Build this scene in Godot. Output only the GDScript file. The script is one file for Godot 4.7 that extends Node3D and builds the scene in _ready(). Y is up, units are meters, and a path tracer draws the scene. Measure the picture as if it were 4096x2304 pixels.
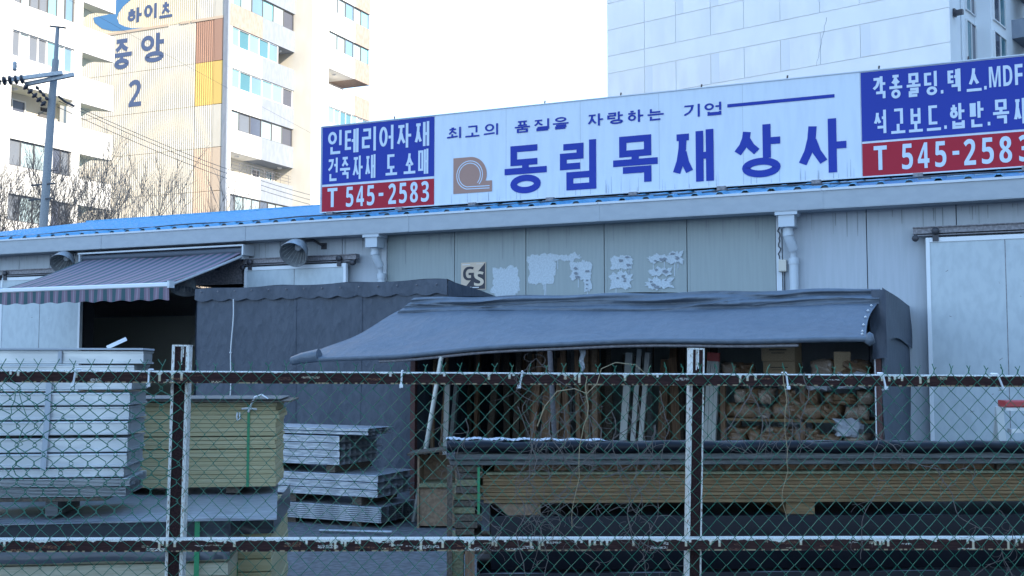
extends Node3D

var M := {}
var rng := RandomNumberGenerator.new()
var font_bold: SystemFont

# ------------------------------------------------------------------ helpers
func S() -> SurfaceTool:
	var s := SurfaceTool.new()
	s.begin(Mesh.PRIMITIVE_TRIANGLES)
	return s

func q(s: SurfaceTool, a: Vector3, b: Vector3, c: Vector3, d: Vector3, u0 := 0.0, v0 := 0.0, u1 := 1.0, v1 := 1.0) -> void:
	# a b c d counter-clockwise as seen from the front
	s.set_smooth_group(-1)
	s.set_uv(Vector2(u0, v1)); s.add_vertex(a)
	s.set_uv(Vector2(u1, v0)); s.add_vertex(c)
	s.set_uv(Vector2(u1, v1)); s.add_vertex(b)
	s.set_uv(Vector2(u0, v1)); s.add_vertex(a)
	s.set_uv(Vector2(u0, v0)); s.add_vertex(d)
	s.set_uv(Vector2(u1, v0)); s.add_vertex(c)

func tri(s: SurfaceTool, a: Vector3, b: Vector3, c: Vector3) -> void:
	s.set_smooth_group(-1)
	s.set_uv(Vector2(0, 0)); s.add_vertex(a)
	s.set_uv(Vector2(1, 1)); s.add_vertex(c)
	s.set_uv(Vector2(1, 0)); s.add_vertex(b)

func bx(s: SurfaceTool, x0: float, y0: float, z0: float, x1: float, y1: float, z1: float, t := Transform3D()) -> void:
	var p := []
	for i in 8:
		p.append(t * Vector3(x1 if i & 1 else x0, y1 if i & 2 else y0, z1 if i & 4 else z0))
	q(s, p[4], p[5], p[7], p[6])
	q(s, p[1], p[0], p[2], p[3])
	q(s, p[5], p[1], p[3], p[7])
	q(s, p[0], p[4], p[6], p[2])
	q(s, p[6], p[7], p[3], p[2])
	q(s, p[0], p[1], p[5], p[4])

func cbx(s: SurfaceTool, x0: float, y0: float, z0: float, x1: float, y1: float, z1: float, c: float, t := Transform3D()) -> void:
	# a box whose edges along x are chamfered by c
	var prof := [Vector2(y0 + c, z1), Vector2(y1 - c, z1), Vector2(y1, z1 - c), Vector2(y1, z0 + c), Vector2(y1 - c, z0), Vector2(y0 + c, z0), Vector2(y0, z0 + c), Vector2(y0, z1 - c)]
	for i in 8:
		var a: Vector2 = prof[i]
		var b: Vector2 = prof[(i + 1) % 8]
		q(s, t * Vector3(x0, a.x, a.y), t * Vector3(x1, a.x, a.y), t * Vector3(x1, b.x, b.y), t * Vector3(x0, b.x, b.y))
	for i in range(1, 7):
		var a: Vector2 = prof[0]
		var b: Vector2 = prof[i]
		var d: Vector2 = prof[i + 1]
		tri(s, t * Vector3(x1, a.x, a.y), t * Vector3(x1, d.x, d.y), t * Vector3(x1, b.x, b.y))
		tri(s, t * Vector3(x0, a.x, a.y), t * Vector3(x0, b.x, b.y), t * Vector3(x0, d.x, d.y))

func tb(s: SurfaceTool, pts: Array, r0: float, r1 := -1.0, n := 6, caps := true) -> void:
	if r1 < 0: r1 = r0
	var m := pts.size()
	var rings := []
	var up := Vector3(0.13, 0.97, 0.21).normalized()
	for i in m:
		var d: Vector3 = (pts[mini(i + 1, m - 1)] - pts[maxi(i - 1, 0)]).normalized()
		var a := d.cross(up)
		if a.length() < 0.05: a = d.cross(Vector3(1, 0, 0.3))
		a = a.normalized()
		var b := d.cross(a).normalized()
		up = a.cross(d).normalized()
		var r: float = lerpf(r0, r1, float(i) / maxf(1.0, m - 1))
		var ring := []
		for k in n:
			var w := TAU * k / n
			ring.append(pts[i] + (a * cos(w) + b * sin(w)) * r)
		rings.append(ring)
	s.set_smooth_group(0 if n > 4 else -1)
	for i in m - 1:
		for k in n:
			var k2 := (k + 1) % n
			var p0: Vector3 = rings[i][k]
			var p1: Vector3 = rings[i][k2]
			var p2: Vector3 = rings[i + 1][k2]
			var p3: Vector3 = rings[i + 1][k]
			for v in [p0, p2, p1, p0, p3, p2]:
				s.set_uv(Vector2(0, 0)); s.add_vertex(v)
	if caps:
		s.set_smooth_group(-1)
		for k in range(1, n - 1):
			for v in [rings[0][0], rings[0][k + 1], rings[0][k], rings[m - 1][0], rings[m - 1][k], rings[m - 1][k + 1]]:
				s.set_uv(Vector2(0, 0)); s.add_vertex(v)

func lathe(s: SurfaceTool, prof: Array, n: int, t := Transform3D()) -> void:
	# prof: Vector2(radius, y)
	s.set_smooth_group(0)
	for i in prof.size() - 1:
		for k in n:
			var a0 := TAU * k / n
			var a1 := TAU * (k + 1) / n
			var p: Vector2 = prof[i]
			var r: Vector2 = prof[i + 1]
			var A := t * Vector3(p.x * cos(a0), p.y, p.x * sin(a0))
			var B := t * Vector3(p.x * cos(a1), p.y, p.x * sin(a1))
			var C := t * Vector3(r.x * cos(a1), r.y, r.x * sin(a1))
			var D := t * Vector3(r.x * cos(a0), r.y, r.x * sin(a0))
			for v in [A, C, B, A, D, C]:
				s.set_uv(Vector2(0, 0)); s.add_vertex(v)

func grid(s: SurfaceTool, nu: int, nv: int, f: Callable) -> void:
	# f(u, v) -> Vector3, u to the right and v up as seen from the front
	s.set_smooth_group(0)
	for i in nu:
		for j in nv:
			var u0 := float(i) / nu
			var u1 := float(i + 1) / nu
			var v0 := float(j) / nv
			var v1 := float(j + 1) / nv
			var a: Vector3 = f.call(u0, v0)
			var b: Vector3 = f.call(u1, v0)
			var c: Vector3 = f.call(u1, v1)
			var d: Vector3 = f.call(u0, v1)
			var w := [[a, u0, v0], [c, u1, v1], [b, u1, v0], [a, u0, v0], [d, u0, v1], [c, u1, v1]]
			for e in w:
				s.set_uv(Vector2(e[1], 1.0 - e[2])); s.add_vertex(e[0])

func done(s: SurfaceTool) -> ArrayMesh:
	s.generate_normals()
	return s.commit()

func put(called: String, mesh: Mesh, m: Material, parent: Node, t := Transform3D()) -> MeshInstance3D:
	var o := MeshInstance3D.new()
	o.name = called
	o.mesh = mesh
	o.material_override = null
	o.set_surface_override_material(0, m)
	o.transform = t
	parent.add_child(o, true)
	return o

func obj(called: String, s: SurfaceTool, m: Material, parent: Node) -> MeshInstance3D:
	return put(called, done(s), m, parent)

func tag(o: Node, label: String, category: String, group := "") -> void:
	o.set_meta("label", label)
	o.set_meta("category", category)
	if group: o.set_meta("group", group)

func thing(called: String, label: String, category: String, at := Vector3.ZERO, turn := 0.0, group := "") -> Node3D:
	var o := Node3D.new()
	o.name = called
	add_child(o, true)
	o.position = at
	o.rotation.y = deg_to_rad(turn)
	tag(o, label, category, group)
	return o

func mat(r: float, g: float, b: float, rough: float, metal := 0.0) -> StandardMaterial3D:
	var m := StandardMaterial3D.new()
	m.albedo_color = Color(r, g, b).linear_to_srgb()
	m.roughness = rough
	m.metallic = metal
	return m

func noisy(c1: Color, c2: Color, freq: float, sc: Vector3, rough: float, metal := 0.0, world := false, oct := 4, lo := 0.3, hi := 0.7, bump := 0.0) -> StandardMaterial3D:
	# procedural two-tone noise laid on by triplanar mapping; colours are linear
	var n := FastNoiseLite.new()
	n.seed = int(c1.r * 9999.0 + c2.g * 777.0 + freq * 1000.0)
	n.noise_type = FastNoiseLite.TYPE_SIMPLEX_SMOOTH
	n.frequency = freq
	n.fractal_octaves = oct
	var gr := Gradient.new()
	gr.offsets = PackedFloat32Array([lo, hi])
	gr.colors = PackedColorArray([c1.linear_to_srgb(), c2.linear_to_srgb()])
	var t := NoiseTexture2D.new()
	t.width = 512
	t.height = 512
	t.seamless = true
	t.noise = n
	t.color_ramp = gr
	var m := StandardMaterial3D.new()
	m.albedo_texture = t
	m.uv1_triplanar = true
	m.uv1_world_triplanar = world
	m.uv1_scale = sc
	m.roughness = rough
	m.metallic = metal
	if bump > 0.0:
		var h := NoiseTexture2D.new()
		h.width = 512
		h.height = 512
		h.seamless = true
		h.noise = n
		m.heightmap_enabled = true
		m.heightmap_texture = h
		m.heightmap_scale = bump
	return m

func crease(m: StandardMaterial3D, cm: float) -> void:
	# sharp creases and soft puckers of old tarpaulin
	var n := FastNoiseLite.new()
	n.seed = 91
	n.noise_type = FastNoiseLite.TYPE_SIMPLEX_SMOOTH
	n.fractal_type = FastNoiseLite.FRACTAL_RIDGED
	n.frequency = 0.006
	n.fractal_octaves = 4
	n.domain_warp_enabled = true
	n.domain_warp_amplitude = 40.0
	n.domain_warp_frequency = 0.01
	var h := NoiseTexture2D.new()
	h.width = 1024
	h.height = 1024
	h.seamless = true
	h.noise = n
	m.heightmap_enabled = true
	m.heightmap_texture = h
	m.heightmap_scale = cm

func glass(r: float, g: float, b: float) -> StandardMaterial3D:
	var m := mat(r, g, b, 0.08)
	m.metallic_specular = 0.8
	return m

# ------------------------------------------------------------------ lettering
func arc(cx: float, cy: float, rx: float, ry: float, a0: float, a1: float, n: int) -> Array:
	var p := []
	for i in n + 1:
		var a := lerpf(a0, a1, float(i) / n)
		p.append(Vector2(cx + rx * cos(a), cy + ry * sin(a)))
	return p

func ring(cx: float, cy: float, rx: float, ry: float) -> Array:
	var p := arc(cx, cy, rx, ry, 0, TAU, 28)
	p.pop_back()
	return [p, true]

func L(a: Array) -> Array:
	var p := []
	for i in range(0, a.size(), 2):
		p.append(Vector2(a[i], a[i + 1]))
	return [p, false]

func consonant(c: String, tall: bool) -> Array:
	match c:
		"g":
			if tall: return [[[Vector2(0, 1), Vector2(1, 1), Vector2(0.88, 0.6), Vector2(0.6, 0.28), Vector2(0.0, 0)], false]]
			return [L([0, 1, 1, 1, 1, 0])]
		"n": return [L([0, 1, 0, 0, 1, 0])]
		"d": return [L([1, 1, 0, 1, 0, 0, 1, 0])]
		"r": return [L([0, 1, 1, 1, 1, 0.52, 0, 0.52, 0, 0, 1, 0])]
		"m": return [[[Vector2(0, 0), Vector2(1, 0), Vector2(1, 1), Vector2(0, 1)], true]]
		"b": return [L([0, 1, 0, 0, 1, 0, 1, 1]), L([0, 0.5, 1, 0.5])]
		"s": return [[[Vector2(0.5, 1), Vector2(0.44, 0.66), Vector2(0.28, 0.32), Vector2(0, 0)], false], [[Vector2(0.48, 0.62), Vector2(0.68, 0.3), Vector2(1, 0.02)], false]]
		"o": return [ring(0.5, 0.5, 0.5, 0.5)]
		"j": return [L([0.02, 1, 0.98, 1]), [[Vector2(0.5, 1), Vector2(0.46, 0.68), Vector2(0.3, 0.32), Vector2(0, 0)], false], [[Vector2(0.5, 0.58), Vector2(0.68, 0.28), Vector2(1, 0.02)], false]]
		"c": return [L([0.3, 1, 0.7, 1]), L([0.04, 0.78, 0.96, 0.78]), [[Vector2(0.5, 0.78), Vector2(0.44, 0.5), Vector2(0, 0)], false], [[Vector2(0.5, 0.44), Vector2(1, 0.02)], false]]
		"t": return [L([1, 1, 0, 1, 0, 0, 1, 0]), L([0, 0.5, 0.95, 0.5])]
		"p": return [L([0, 1, 1, 1]), L([0, 0, 1, 0]), L([0.27, 1, 0.27, 0]), L([0.73, 1, 0.73, 0])]
		"h": return [L([0.28, 1, 0.72, 1]), L([0, 0.76, 1, 0.76]), ring(0.5, 0.27, 0.4, 0.27)]
	return []

func fit(strokes: Array, x0: float, y0: float, x1: float, y1: float) -> Array:
	var out := []
	for st in strokes:
		var p := []
		for v in st[0]:
			p.append(Vector2(lerpf(x0, x1, v.x), lerpf(y0, y1, v.y)))
		out.append([p, st[1]])
	return out

func syllable(ch: String, s: float, sv: float) -> Array:
	# strokes of one Korean syllable in a unit box; s = half stroke across, sv = half stroke up
	var firsts := ["g", "", "n", "d", "", "r", "m", "b", "", "s", "", "o", "j", "", "c", "", "t", "p", "h"]
	var lasts := {1: "g", 4: "n", 7: "d", 8: "r", 16: "m", 17: "b", 19: "s", 21: "o", 22: "j"}
	var code := ch.unicode_at(0) - 0xAC00
	var f: String = firsts[code / 588]
	var v := (code % 588) / 28
	var l := code % 28
	var out := []
	var base := 0.0 if l == 0 else 0.42
	var lo := base + sv
	var hi := 1.0 - sv
	if v in [0, 1, 4, 5, 20]:
		var cx1 := 0.56 if v != 4 and v != 5 else 0.5
		if v == 1: cx1 = 0.41
		if v == 5: cx1 = 0.45
		if v == 0: cx1 = 0.5 if l else 0.53
		var py := lo + (0.13 if l == 0 else 0.0)
		out += fit(consonant(f, true), s, py, cx1, hi - 0.05)
		var bot := 0.0 if l == 0 else 0.36
		var mid := bot + (1.0 - bot) * 0.5
		if v == 0:
			out.append(L([0.8 - s, 1, 0.8 - s, bot])); out.append(L([0.8, mid, 1.0, mid]))
		elif v == 20:
			out.append(L([1 - s, 1, 1 - s, bot]))
		elif v == 4:
			out.append(L([1 - s, 1, 1 - s, bot])); out.append(L([0.66, mid, 1 - s, mid]))
		elif v == 1:
			out.append(L([0.66, 0.98, 0.66, bot])); out.append(L([1 - s, 1, 1 - s, bot])); out.append(L([0.66, mid, 1 - s, mid]))
		else:
			out.append(L([0.71, 0.98, 0.71, bot])); out.append(L([1 - s, 1, 1 - s, bot])); out.append(L([0.5, mid, 0.71, mid]))
		if l:
			out += fit(consonant(lasts[l], false), 0.18 + s, sv, 1 - s, 0.33 - sv * 0.4)
	elif v in [11, 19]:
		out += fit(consonant(f, false), 0.08 + s, 0.42, 0.66, hi)
		if v == 11: out.append(L([0.37, 0.4, 0.37, 0.16]))
		out.append(L([0, 0.12, 0.76, 0.18])); out.append(L([1 - s, 1, 1 - s, 0]))
	else:
		var vy := sv
		var cy0 := 0.38
		if l:
			vy = 0.47
			cy0 = 0.65
			if v == 18: cy0 = 0.66
		elif v == 18: cy0 = 0.3
		if l == 0 and v == 13: vy = 0.36
		if v == 13 and l: cy0 = 0.62
		out += fit(consonant(f, false), 0.14 + s, cy0, 0.86 - s, hi)
		out.append(L([0, vy, 1, vy]))
		if v == 8: out.append(L([0.5, cy0 + (0.06 if f in ["s", "j"] else 0.0), 0.5, vy]))
		if v == 13: out.append(L([0.5, vy, 0.5, (0.34 if l else 0.0)]))
		if l:
			var ly := 0.34 if v != 13 else 0.3
			out += fit(consonant(lasts[l], false), 0.14 + s, sv, 0.86 - s, ly - sv * 0.3)
	return out

func ribbon(s: SurfaceTool, pts: Array, hx: float, hy: float, closed: bool, z: float) -> void:
	var n := pts.size()
	var a := []
	var b := []
	for i in n:
		var p: Vector2 = pts[i]
		var d0 := Vector2.ZERO
		var d1 := Vector2.ZERO
		if closed or i > 0: d0 = (p - pts[(i - 1 + n) % n]).normalized()
		if closed or i < n - 1: d1 = (pts[(i + 1) % n] - p).normalized()
		if d0 == Vector2.ZERO: d0 = d1
		if d1 == Vector2.ZERO: d1 = d0
		var t := (d0 + d1).normalized()
		var nn := Vector2(-t.y, t.x)
		var k := 1.0 / maxf(0.45, nn.dot(Vector2(-d0.y, d0.x)))
		a.append(p + Vector2(nn.x * hx, nn.y * hy) * k)
		b.append(p - Vector2(nn.x * hx, nn.y * hy) * k)
	for i in (n if closed else n - 1):
		var j := (i + 1) % n
		q(s, Vector3(b[i].x, b[i].y, z), Vector3(b[j].x, b[j].y, z), Vector3(a[j].x, a[j].y, z), Vector3(a[i].x, a[i].y, z))

func hangul(ch: String, m: Material, parent: Node, x0: float, y0: float, x1: float, y1: float, z: float, hx: float, hy := -1.0) -> void:
	if hy < 0: hy = hx
	var w := x1 - x0
	var h := y1 - y0
	var s := S()
	var k := 0
	for st in fit(syllable(ch, hx / w, hy / h), x0, y0, x1, y1):
		ribbon(s, st[0], hx, hy, st[1], z + k * 0.0007)
		k += 1
	obj("letter", s, m, parent)

func latin(ch: String, m: Material, parent: Node, x0: float, y0: float, x1: float, y1: float, z: float) -> void:
	if ch == "-" or ch == ".":
		var s := S()
		q(s, Vector3(x0, y0, z), Vector3(x1, y0, z), Vector3(x1, y1, z), Vector3(x0, y1, z))
		obj("letter", s, m, parent)
		return
	var t := TextMesh.new()
	t.font = font_bold
	t.text = ch
	t.font_size = 64
	t.pixel_size = 0.01
	t.depth = 0.0
	t.curve_step = 1.0
	var arrays := t.surface_get_arrays(0)
	var am := ArrayMesh.new()
	am.add_surface_from_arrays(Mesh.PRIMITIVE_TRIANGLES, arrays)
	var bb := am.get_aabb()
	var sc := Vector3((x1 - x0) / bb.size.x, (y1 - y0) / bb.size.y, 1)
	put("letter", am, m, parent, Transform3D(Basis().scaled(sc), Vector3(x0 - bb.position.x * sc.x, y0 - bb.position.y * sc.y, z)))

func poly(s: SurfaceTool, p: PackedVector2Array, z: float) -> void:
	var ix := Geometry2D.triangulate_polygon(p)
	for i in range(0, ix.size(), 3):
		var a := p[ix[i]]
		var b := p[ix[i + 1]]
		var c := p[ix[i + 2]]
		if (b - a).cross(c - a) < 0:
			var t := b
			b = c
			c = t
		tri(s, Vector3(a.x, a.y, z), Vector3(b.x, b.y, z), Vector3(c.x, c.y, z))

const ORD := ["first", "second", "third", "fourth", "fifth", "sixth", "seventh", "eighth", "ninth", "tenth", "eleventh", "twelfth", "thirteenth", "fourteenth", "fifteenth", "sixteenth", "seventeenth", "eighteenth", "nineteenth", "twentieth"]

func ordinal(k: int) -> String:
	if k < 20: return ORD[k]
	return ("twenty-" if k < 29 else "thirty-") + ORD[k - 20 if k < 29 else k - 30] if k != 29 else "thirtieth"

func rank(list: Array, before: String, after: String) -> void:
	# label alike things by their order from the left
	list.sort_custom(func(a, b): return a.position.x < b.position.x)
	for k in list.size(): list[k].set_meta("label", before + ordinal(k) + after)

# ------------------------------------------------------------------ main
func _ready() -> void:
	rng.seed = 20240
	var cam := Camera3D.new()
	cam.name = "camera"
	cam.fov = rad_to_deg(2.0 * atan(724.5 / 2800.0))
	cam.near = 0.05
	cam.far = 1500.0
	cam.position = Vector3(0, 1.55, 0)
	cam.rotation = Vector3(atan(190.5 / 2800.0), deg_to_rad(24.1), 0)
	add_child(cam)
	cam.current = true
	var env := Environment.new()
	env.background_mode = Environment.BG_SKY
	var sky := ProceduralSkyMaterial.new()
	sky.sky_top_color = Color(0.15, 0.33, 0.68).linear_to_srgb()
	sky.sky_horizon_color = Color(0.57, 0.77, 0.96).linear_to_srgb()
	sky.sky_curve = 0.45
	sky.ground_bottom_color = Color(0.12, 0.12, 0.13).linear_to_srgb()
	sky.ground_horizon_color = Color(0.3, 0.34, 0.4).linear_to_srgb()
	env.sky = Sky.new()
	env.sky.sky_material = sky
	env.tonemap_mode = Environment.TONE_MAPPER_LINEAR
	env.tonemap_exposure = 2.9
	env.sdfgi_enabled = true
	env.ssao_enabled = true
	env.ssil_enabled = true
	var we := WorldEnvironment.new()
	we.name = "world_environment"
	we.environment = env
	add_child(we)
	var sun := DirectionalLight3D.new()
	sun.name = "sun"
	sun.light_energy = 1.25
	sun.light_color = Color(1.0, 0.95, 0.87)
	sun.light_angular_distance = 0.5
	sun.shadow_enabled = true
	add_child(sun)
	sun.look_at_from_position(Vector3(0.86, 0.48, 0.29) * 50.0, Vector3.ZERO, Vector3.UP)
	font_bold = SystemFont.new()
	font_bold.font_names = PackedStringArray(["Droid Sans"])
	font_bold.font_weight = 700
	materials()
	setting()
	right_tower()
	shade_block()
	left_blocks()
	warehouse()
	roof_sign()
	wall_things()
	left_shed()
	canopy_shed()
	shed_contents()
	pole_and_wires()
	trees()
	small_stud_stacks()
	left_pile()
	right_pile()
	ladder()
	fence()
	vines()

func materials() -> void:
	M.asphalt = noisy(Color(0.06, 0.064, 0.07), Color(0.105, 0.11, 0.118), 0.03, Vector3(0.7, 0.7, 0.7), 0.9, 0.0, true, 6, 0.25, 0.75, 0.6)
	M.wall = noisy(Color(0.40, 0.44, 0.485), Color(0.425, 0.465, 0.51), 0.02, Vector3(1.6, 0.1, 1.6), 0.5, 0.0, true, 4)
	M.wall_green = noisy(Color(0.29, 0.332, 0.33), Color(0.308, 0.35, 0.347), 0.02, Vector3(1.8, 0.1, 1.8), 0.55, 0.0, true, 4)
	M.gutter = noisy(Color(0.35, 0.385, 0.42), Color(0.375, 0.41, 0.445), 0.015, Vector3(0.5, 1, 1), 0.45, 0.0, true)
	M.gutter_lip = mat(0.6, 0.64, 0.68, 0.4)
	M.roof = noisy(Color(0.07, 0.3, 0.52), Color(0.11, 0.38, 0.6), 0.02, Vector3(0.6, 0.6, 0.6), 0.4, 0.0, true)
	M.wall_paint = noisy(Color(0.41, 0.465, 0.505), Color(0.49, 0.55, 0.595), 0.02, Vector3(3, 3, 3), 0.5, 0.0, true)
	M.old_letter = mat(0.2, 0.22, 0.25, 0.6)
	M.wall_dirt = mat(0.25, 0.275, 0.29, 0.7)
	M.seam = mat(0.06, 0.065, 0.08, 0.7)
	M.door = noisy(Color(0.43, 0.49, 0.52), Color(0.48, 0.54, 0.57), 0.02, Vector3(0.8, 0.4, 0.8), 0.45, 0.0, true)
	M.white_trim = mat(0.72, 0.75, 0.78, 0.4)
	M.rail_steel = noisy(Color(0.16, 0.155, 0.17), Color(0.25, 0.24, 0.26), 0.04, Vector3(1, 1, 1), 0.5, 0.3, true)
	M.dark_steel = mat(0.05, 0.05, 0.06, 0.5, 0.3)
	M.dark_in = mat(0.07, 0.07, 0.07, 0.9)
	M.in_wall = mat(0.5, 0.5, 0.44, 0.9)
	M.pvc = mat(0.5, 0.55, 0.6, 0.4)
	M.sign_white = noisy(Color(0.6, 0.65, 0.71), Color(0.64, 0.69, 0.75), 0.012, Vector3(1.0, 0.18, 1.0), 0.35, 0.0, true, 4, 0.15, 0.6)
	M.grime = mat(0.42, 0.46, 0.51, 0.6)
	M.sign_blue = mat(0.035, 0.055, 0.31, 0.4)
	M.sign_red = mat(0.42, 0.028, 0.045, 0.4)
	M.letter_white = mat(0.62, 0.68, 0.75, 0.45)
	M.letter_blue = mat(0.035, 0.055, 0.32, 0.45)
	M.logo = mat(0.42, 0.24, 0.185, 0.45)
	for key in ["sign_blue", "sign_red", "letter_white", "letter_blue", "logo"]: M[key].metallic_specular = 0.2
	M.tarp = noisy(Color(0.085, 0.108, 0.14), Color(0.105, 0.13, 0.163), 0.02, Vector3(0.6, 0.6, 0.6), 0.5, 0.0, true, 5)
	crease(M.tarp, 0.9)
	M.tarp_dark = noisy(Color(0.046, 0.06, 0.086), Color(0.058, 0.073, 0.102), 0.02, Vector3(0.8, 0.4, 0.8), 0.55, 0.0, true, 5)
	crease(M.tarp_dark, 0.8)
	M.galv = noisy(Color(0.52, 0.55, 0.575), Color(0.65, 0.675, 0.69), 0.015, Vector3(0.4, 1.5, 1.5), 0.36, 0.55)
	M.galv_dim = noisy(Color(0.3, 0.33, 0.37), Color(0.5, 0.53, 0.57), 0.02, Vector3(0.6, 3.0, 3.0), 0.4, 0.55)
	M.galv_dull = noisy(Color(0.3, 0.32, 0.34), Color(0.42, 0.44, 0.46), 0.03, Vector3(1.0, 1.0, 1.0), 0.5, 0.6)
	M.pipe = mat(0.42, 0.43, 0.41, 0.4, 0.5)
	M.rust_red = noisy(Color(0.07, 0.03, 0.03), Color(0.12, 0.05, 0.045), 0.05, Vector3(2, 2, 2), 0.7)
	M.beige = noisy(Color(0.38, 0.325, 0.175), Color(0.43, 0.375, 0.215), 0.02, Vector3(0.35, 6.0, 6.0), 0.75)
	M.beige_b = noisy(Color(0.41, 0.355, 0.2), Color(0.46, 0.405, 0.24), 0.02, Vector3(0.3, 5.0, 5.0), 0.75)
	M.beige_grey = noisy(Color(0.36, 0.34, 0.25), Color(0.43, 0.405, 0.305), 0.02, Vector3(0.3, 5.0, 5.0), 0.75)
	M.film = noisy(Color(0.06, 0.067, 0.08), Color(0.078, 0.087, 0.1), 0.02, Vector3(0.5, 3.0, 3.0), 0.28, 0.0)
	M.black_film = mat(0.007, 0.008, 0.012, 0.4)
	M.black_film.metallic_specular = 0.3
	M.grey_sheet = noisy(Color(0.22, 0.24, 0.27), Color(0.36, 0.385, 0.42), 0.02, Vector3(0.5, 3.0, 3.0), 0.35, 0.3)
	M.top_sheet = noisy(Color(0.04, 0.045, 0.06), Color(0.2, 0.215, 0.25), 0.03, Vector3(1.0, 4, 4), 0.35, 0.0, false, 4, 0.45, 0.8)
	M.frost = noisy(Color(0.08, 0.09, 0.11), Color(0.7, 0.73, 0.78), 0.06, Vector3(4, 9, 9), 0.5, 0.0, false, 3, 0.42, 0.55)
	M.strap_green = mat(0.02, 0.22, 0.09, 0.4)
	M.strap_white = mat(0.7, 0.72, 0.74, 0.5)
	M.strap_grey = mat(0.38, 0.42, 0.47, 0.45)
	M.wood_orange = noisy(Color(0.13, 0.074, 0.03), Color(0.21, 0.128, 0.056), 0.02, Vector3(0.35, 7.0, 7.0), 0.7)
	M.wood_orange_b = noisy(Color(0.15, 0.092, 0.04), Color(0.235, 0.155, 0.072), 0.025, Vector3(0.3, 6.0, 6.0), 0.7)
	M.wood_brown = noisy(Color(0.13, 0.072, 0.04), Color(0.22, 0.13, 0.075), 0.02, Vector3(4.0, 0.4, 4.0), 0.75)
	M.wood_grey = noisy(Color(0.085, 0.09, 0.09), Color(0.13, 0.137, 0.135), 0.02, Vector3(0.4, 5.0, 5.0), 0.8)
	M.wood_dark = noisy(Color(0.06, 0.048, 0.038), Color(0.11, 0.088, 0.065), 0.03, Vector3(3, 3, 3), 0.85)
	M.wood_green = noisy(Color(0.13, 0.125, 0.068), Color(0.21, 0.2, 0.115), 0.03, Vector3(2, 4, 4), 0.8)
	M.plywood = noisy(Color(0.17, 0.108, 0.066), Color(0.24, 0.16, 0.1), 0.02, Vector3(2, 2, 2), 0.7)
	M.mould_white = mat(0.42, 0.44, 0.43, 0.5)
	M.cardboard = noisy(Color(0.3, 0.215, 0.13), Color(0.36, 0.265, 0.165), 0.03, Vector3(3, 3, 3), 0.8)
	M.parcel = noisy(Color(0.14, 0.085, 0.05), Color(0.27, 0.17, 0.1), 0.03, Vector3(5, 5, 5), 0.35, 0.0, true)
	M.parcel_b = noisy(Color(0.2, 0.14, 0.1), Color(0.42, 0.34, 0.28), 0.03, Vector3(6, 6, 6), 0.3, 0.0, true)
	M.poly = mat(0.36, 0.39, 0.44, 0.25)
	M.red_paint = mat(0.4, 0.05, 0.05, 0.45)
	M.conc_pole = noisy(Color(0.27, 0.275, 0.28), Color(0.36, 0.365, 0.37), 0.03, Vector3(2, 2, 2), 0.85)
	M.insulator = mat(0.03, 0.03, 0.04, 0.3)
	M.bark = noisy(Color(0.17, 0.13, 0.11), Color(0.25, 0.195, 0.165), 0.05, Vector3(3, 3, 3), 0.9)
	M.vine = noisy(Color(0.085, 0.072, 0.068), Color(0.17, 0.145, 0.13), 0.05, Vector3(20, 20, 20), 0.9)
	M.vine_pale = mat(0.3, 0.245, 0.15, 0.85)
	M.wire_green = mat(0.008, 0.125, 0.074, 0.45)
	M.post_brown = noisy(Color(0.022, 0.012, 0.013), Color(0.04, 0.021, 0.02), 0.05, Vector3(4, 4, 4), 0.8)
	M.post_brown.metallic_specular = 0.2
	M.post_white = noisy(Color(0.22, 0.16, 0.11), Color(0.62, 0.63, 0.6), 0.035, Vector3(9, 2.2, 9), 0.55, 0.0, false, 5, 0.27, 0.4)
	M.apt_white = noisy(Color(0.72, 0.71, 0.67), Color(0.8, 0.79, 0.76), 0.01, Vector3(0.1, 0.04, 0.1), 0.85, 0.0, true)
	M.apt_cream = noisy(Color(0.6, 0.555, 0.47), Color(0.64, 0.595, 0.51), 0.01, Vector3(0.12, 0.05, 0.12), 0.85, 0.0, true)
	M.apt_yellowish = mat(0.68, 0.6, 0.44, 0.85)
	M.apt_brown = mat(0.4, 0.235, 0.17, 0.85)
	M.apt_yellow = mat(0.68, 0.47, 0.15, 0.85)
	M.apt_peach = mat(0.6, 0.47, 0.35, 0.85)
	M.apt_pink = noisy(Color(0.32, 0.25, 0.21), Color(0.36, 0.3, 0.26), 0.02, Vector3(0.3, 0.15, 0.3), 0.85, 0.0, true)
	M.apt_grey = noisy(Color(0.23, 0.26, 0.31), Color(0.26, 0.29, 0.34), 0.02, Vector3(0.3, 0.1, 0.3), 0.85, 0.0, true)
	M.apt_text = mat(0.08, 0.12, 0.23, 0.8)
	M.apt_logo = mat(0.08, 0.22, 0.42, 0.8)
	M.soffit = mat(0.78, 0.77, 0.63, 0.9)
	M.frame_white = mat(0.7, 0.7, 0.7, 0.5)
	M.frame_dark = mat(0.11, 0.11, 0.115, 0.5)
	M.panes = [glass(0.22, 0.5, 0.56), glass(0.08, 0.2, 0.24), glass(0.16, 0.175, 0.2), glass(0.35, 0.44, 0.46), glass(0.08, 0.09, 0.125), glass(0.16, 0.26, 0.36)]
	M.tower = noisy(Color(0.74, 0.77, 0.79), Color(0.78, 0.81, 0.83), 0.01, Vector3(0.08, 0.04, 0.08), 0.85, 0.0, true)
	M.tower_b = noisy(Color(0.7, 0.735, 0.76), Color(0.77, 0.8, 0.82), 0.01, Vector3(0.1, 0.03, 0.1), 0.85, 0.0, true)
	M.tower_c = noisy(Color(0.72, 0.745, 0.765), Color(0.79, 0.815, 0.83), 0.02, Vector3(0.07, 0.02, 0.07), 0.85, 0.0, true)
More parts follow.
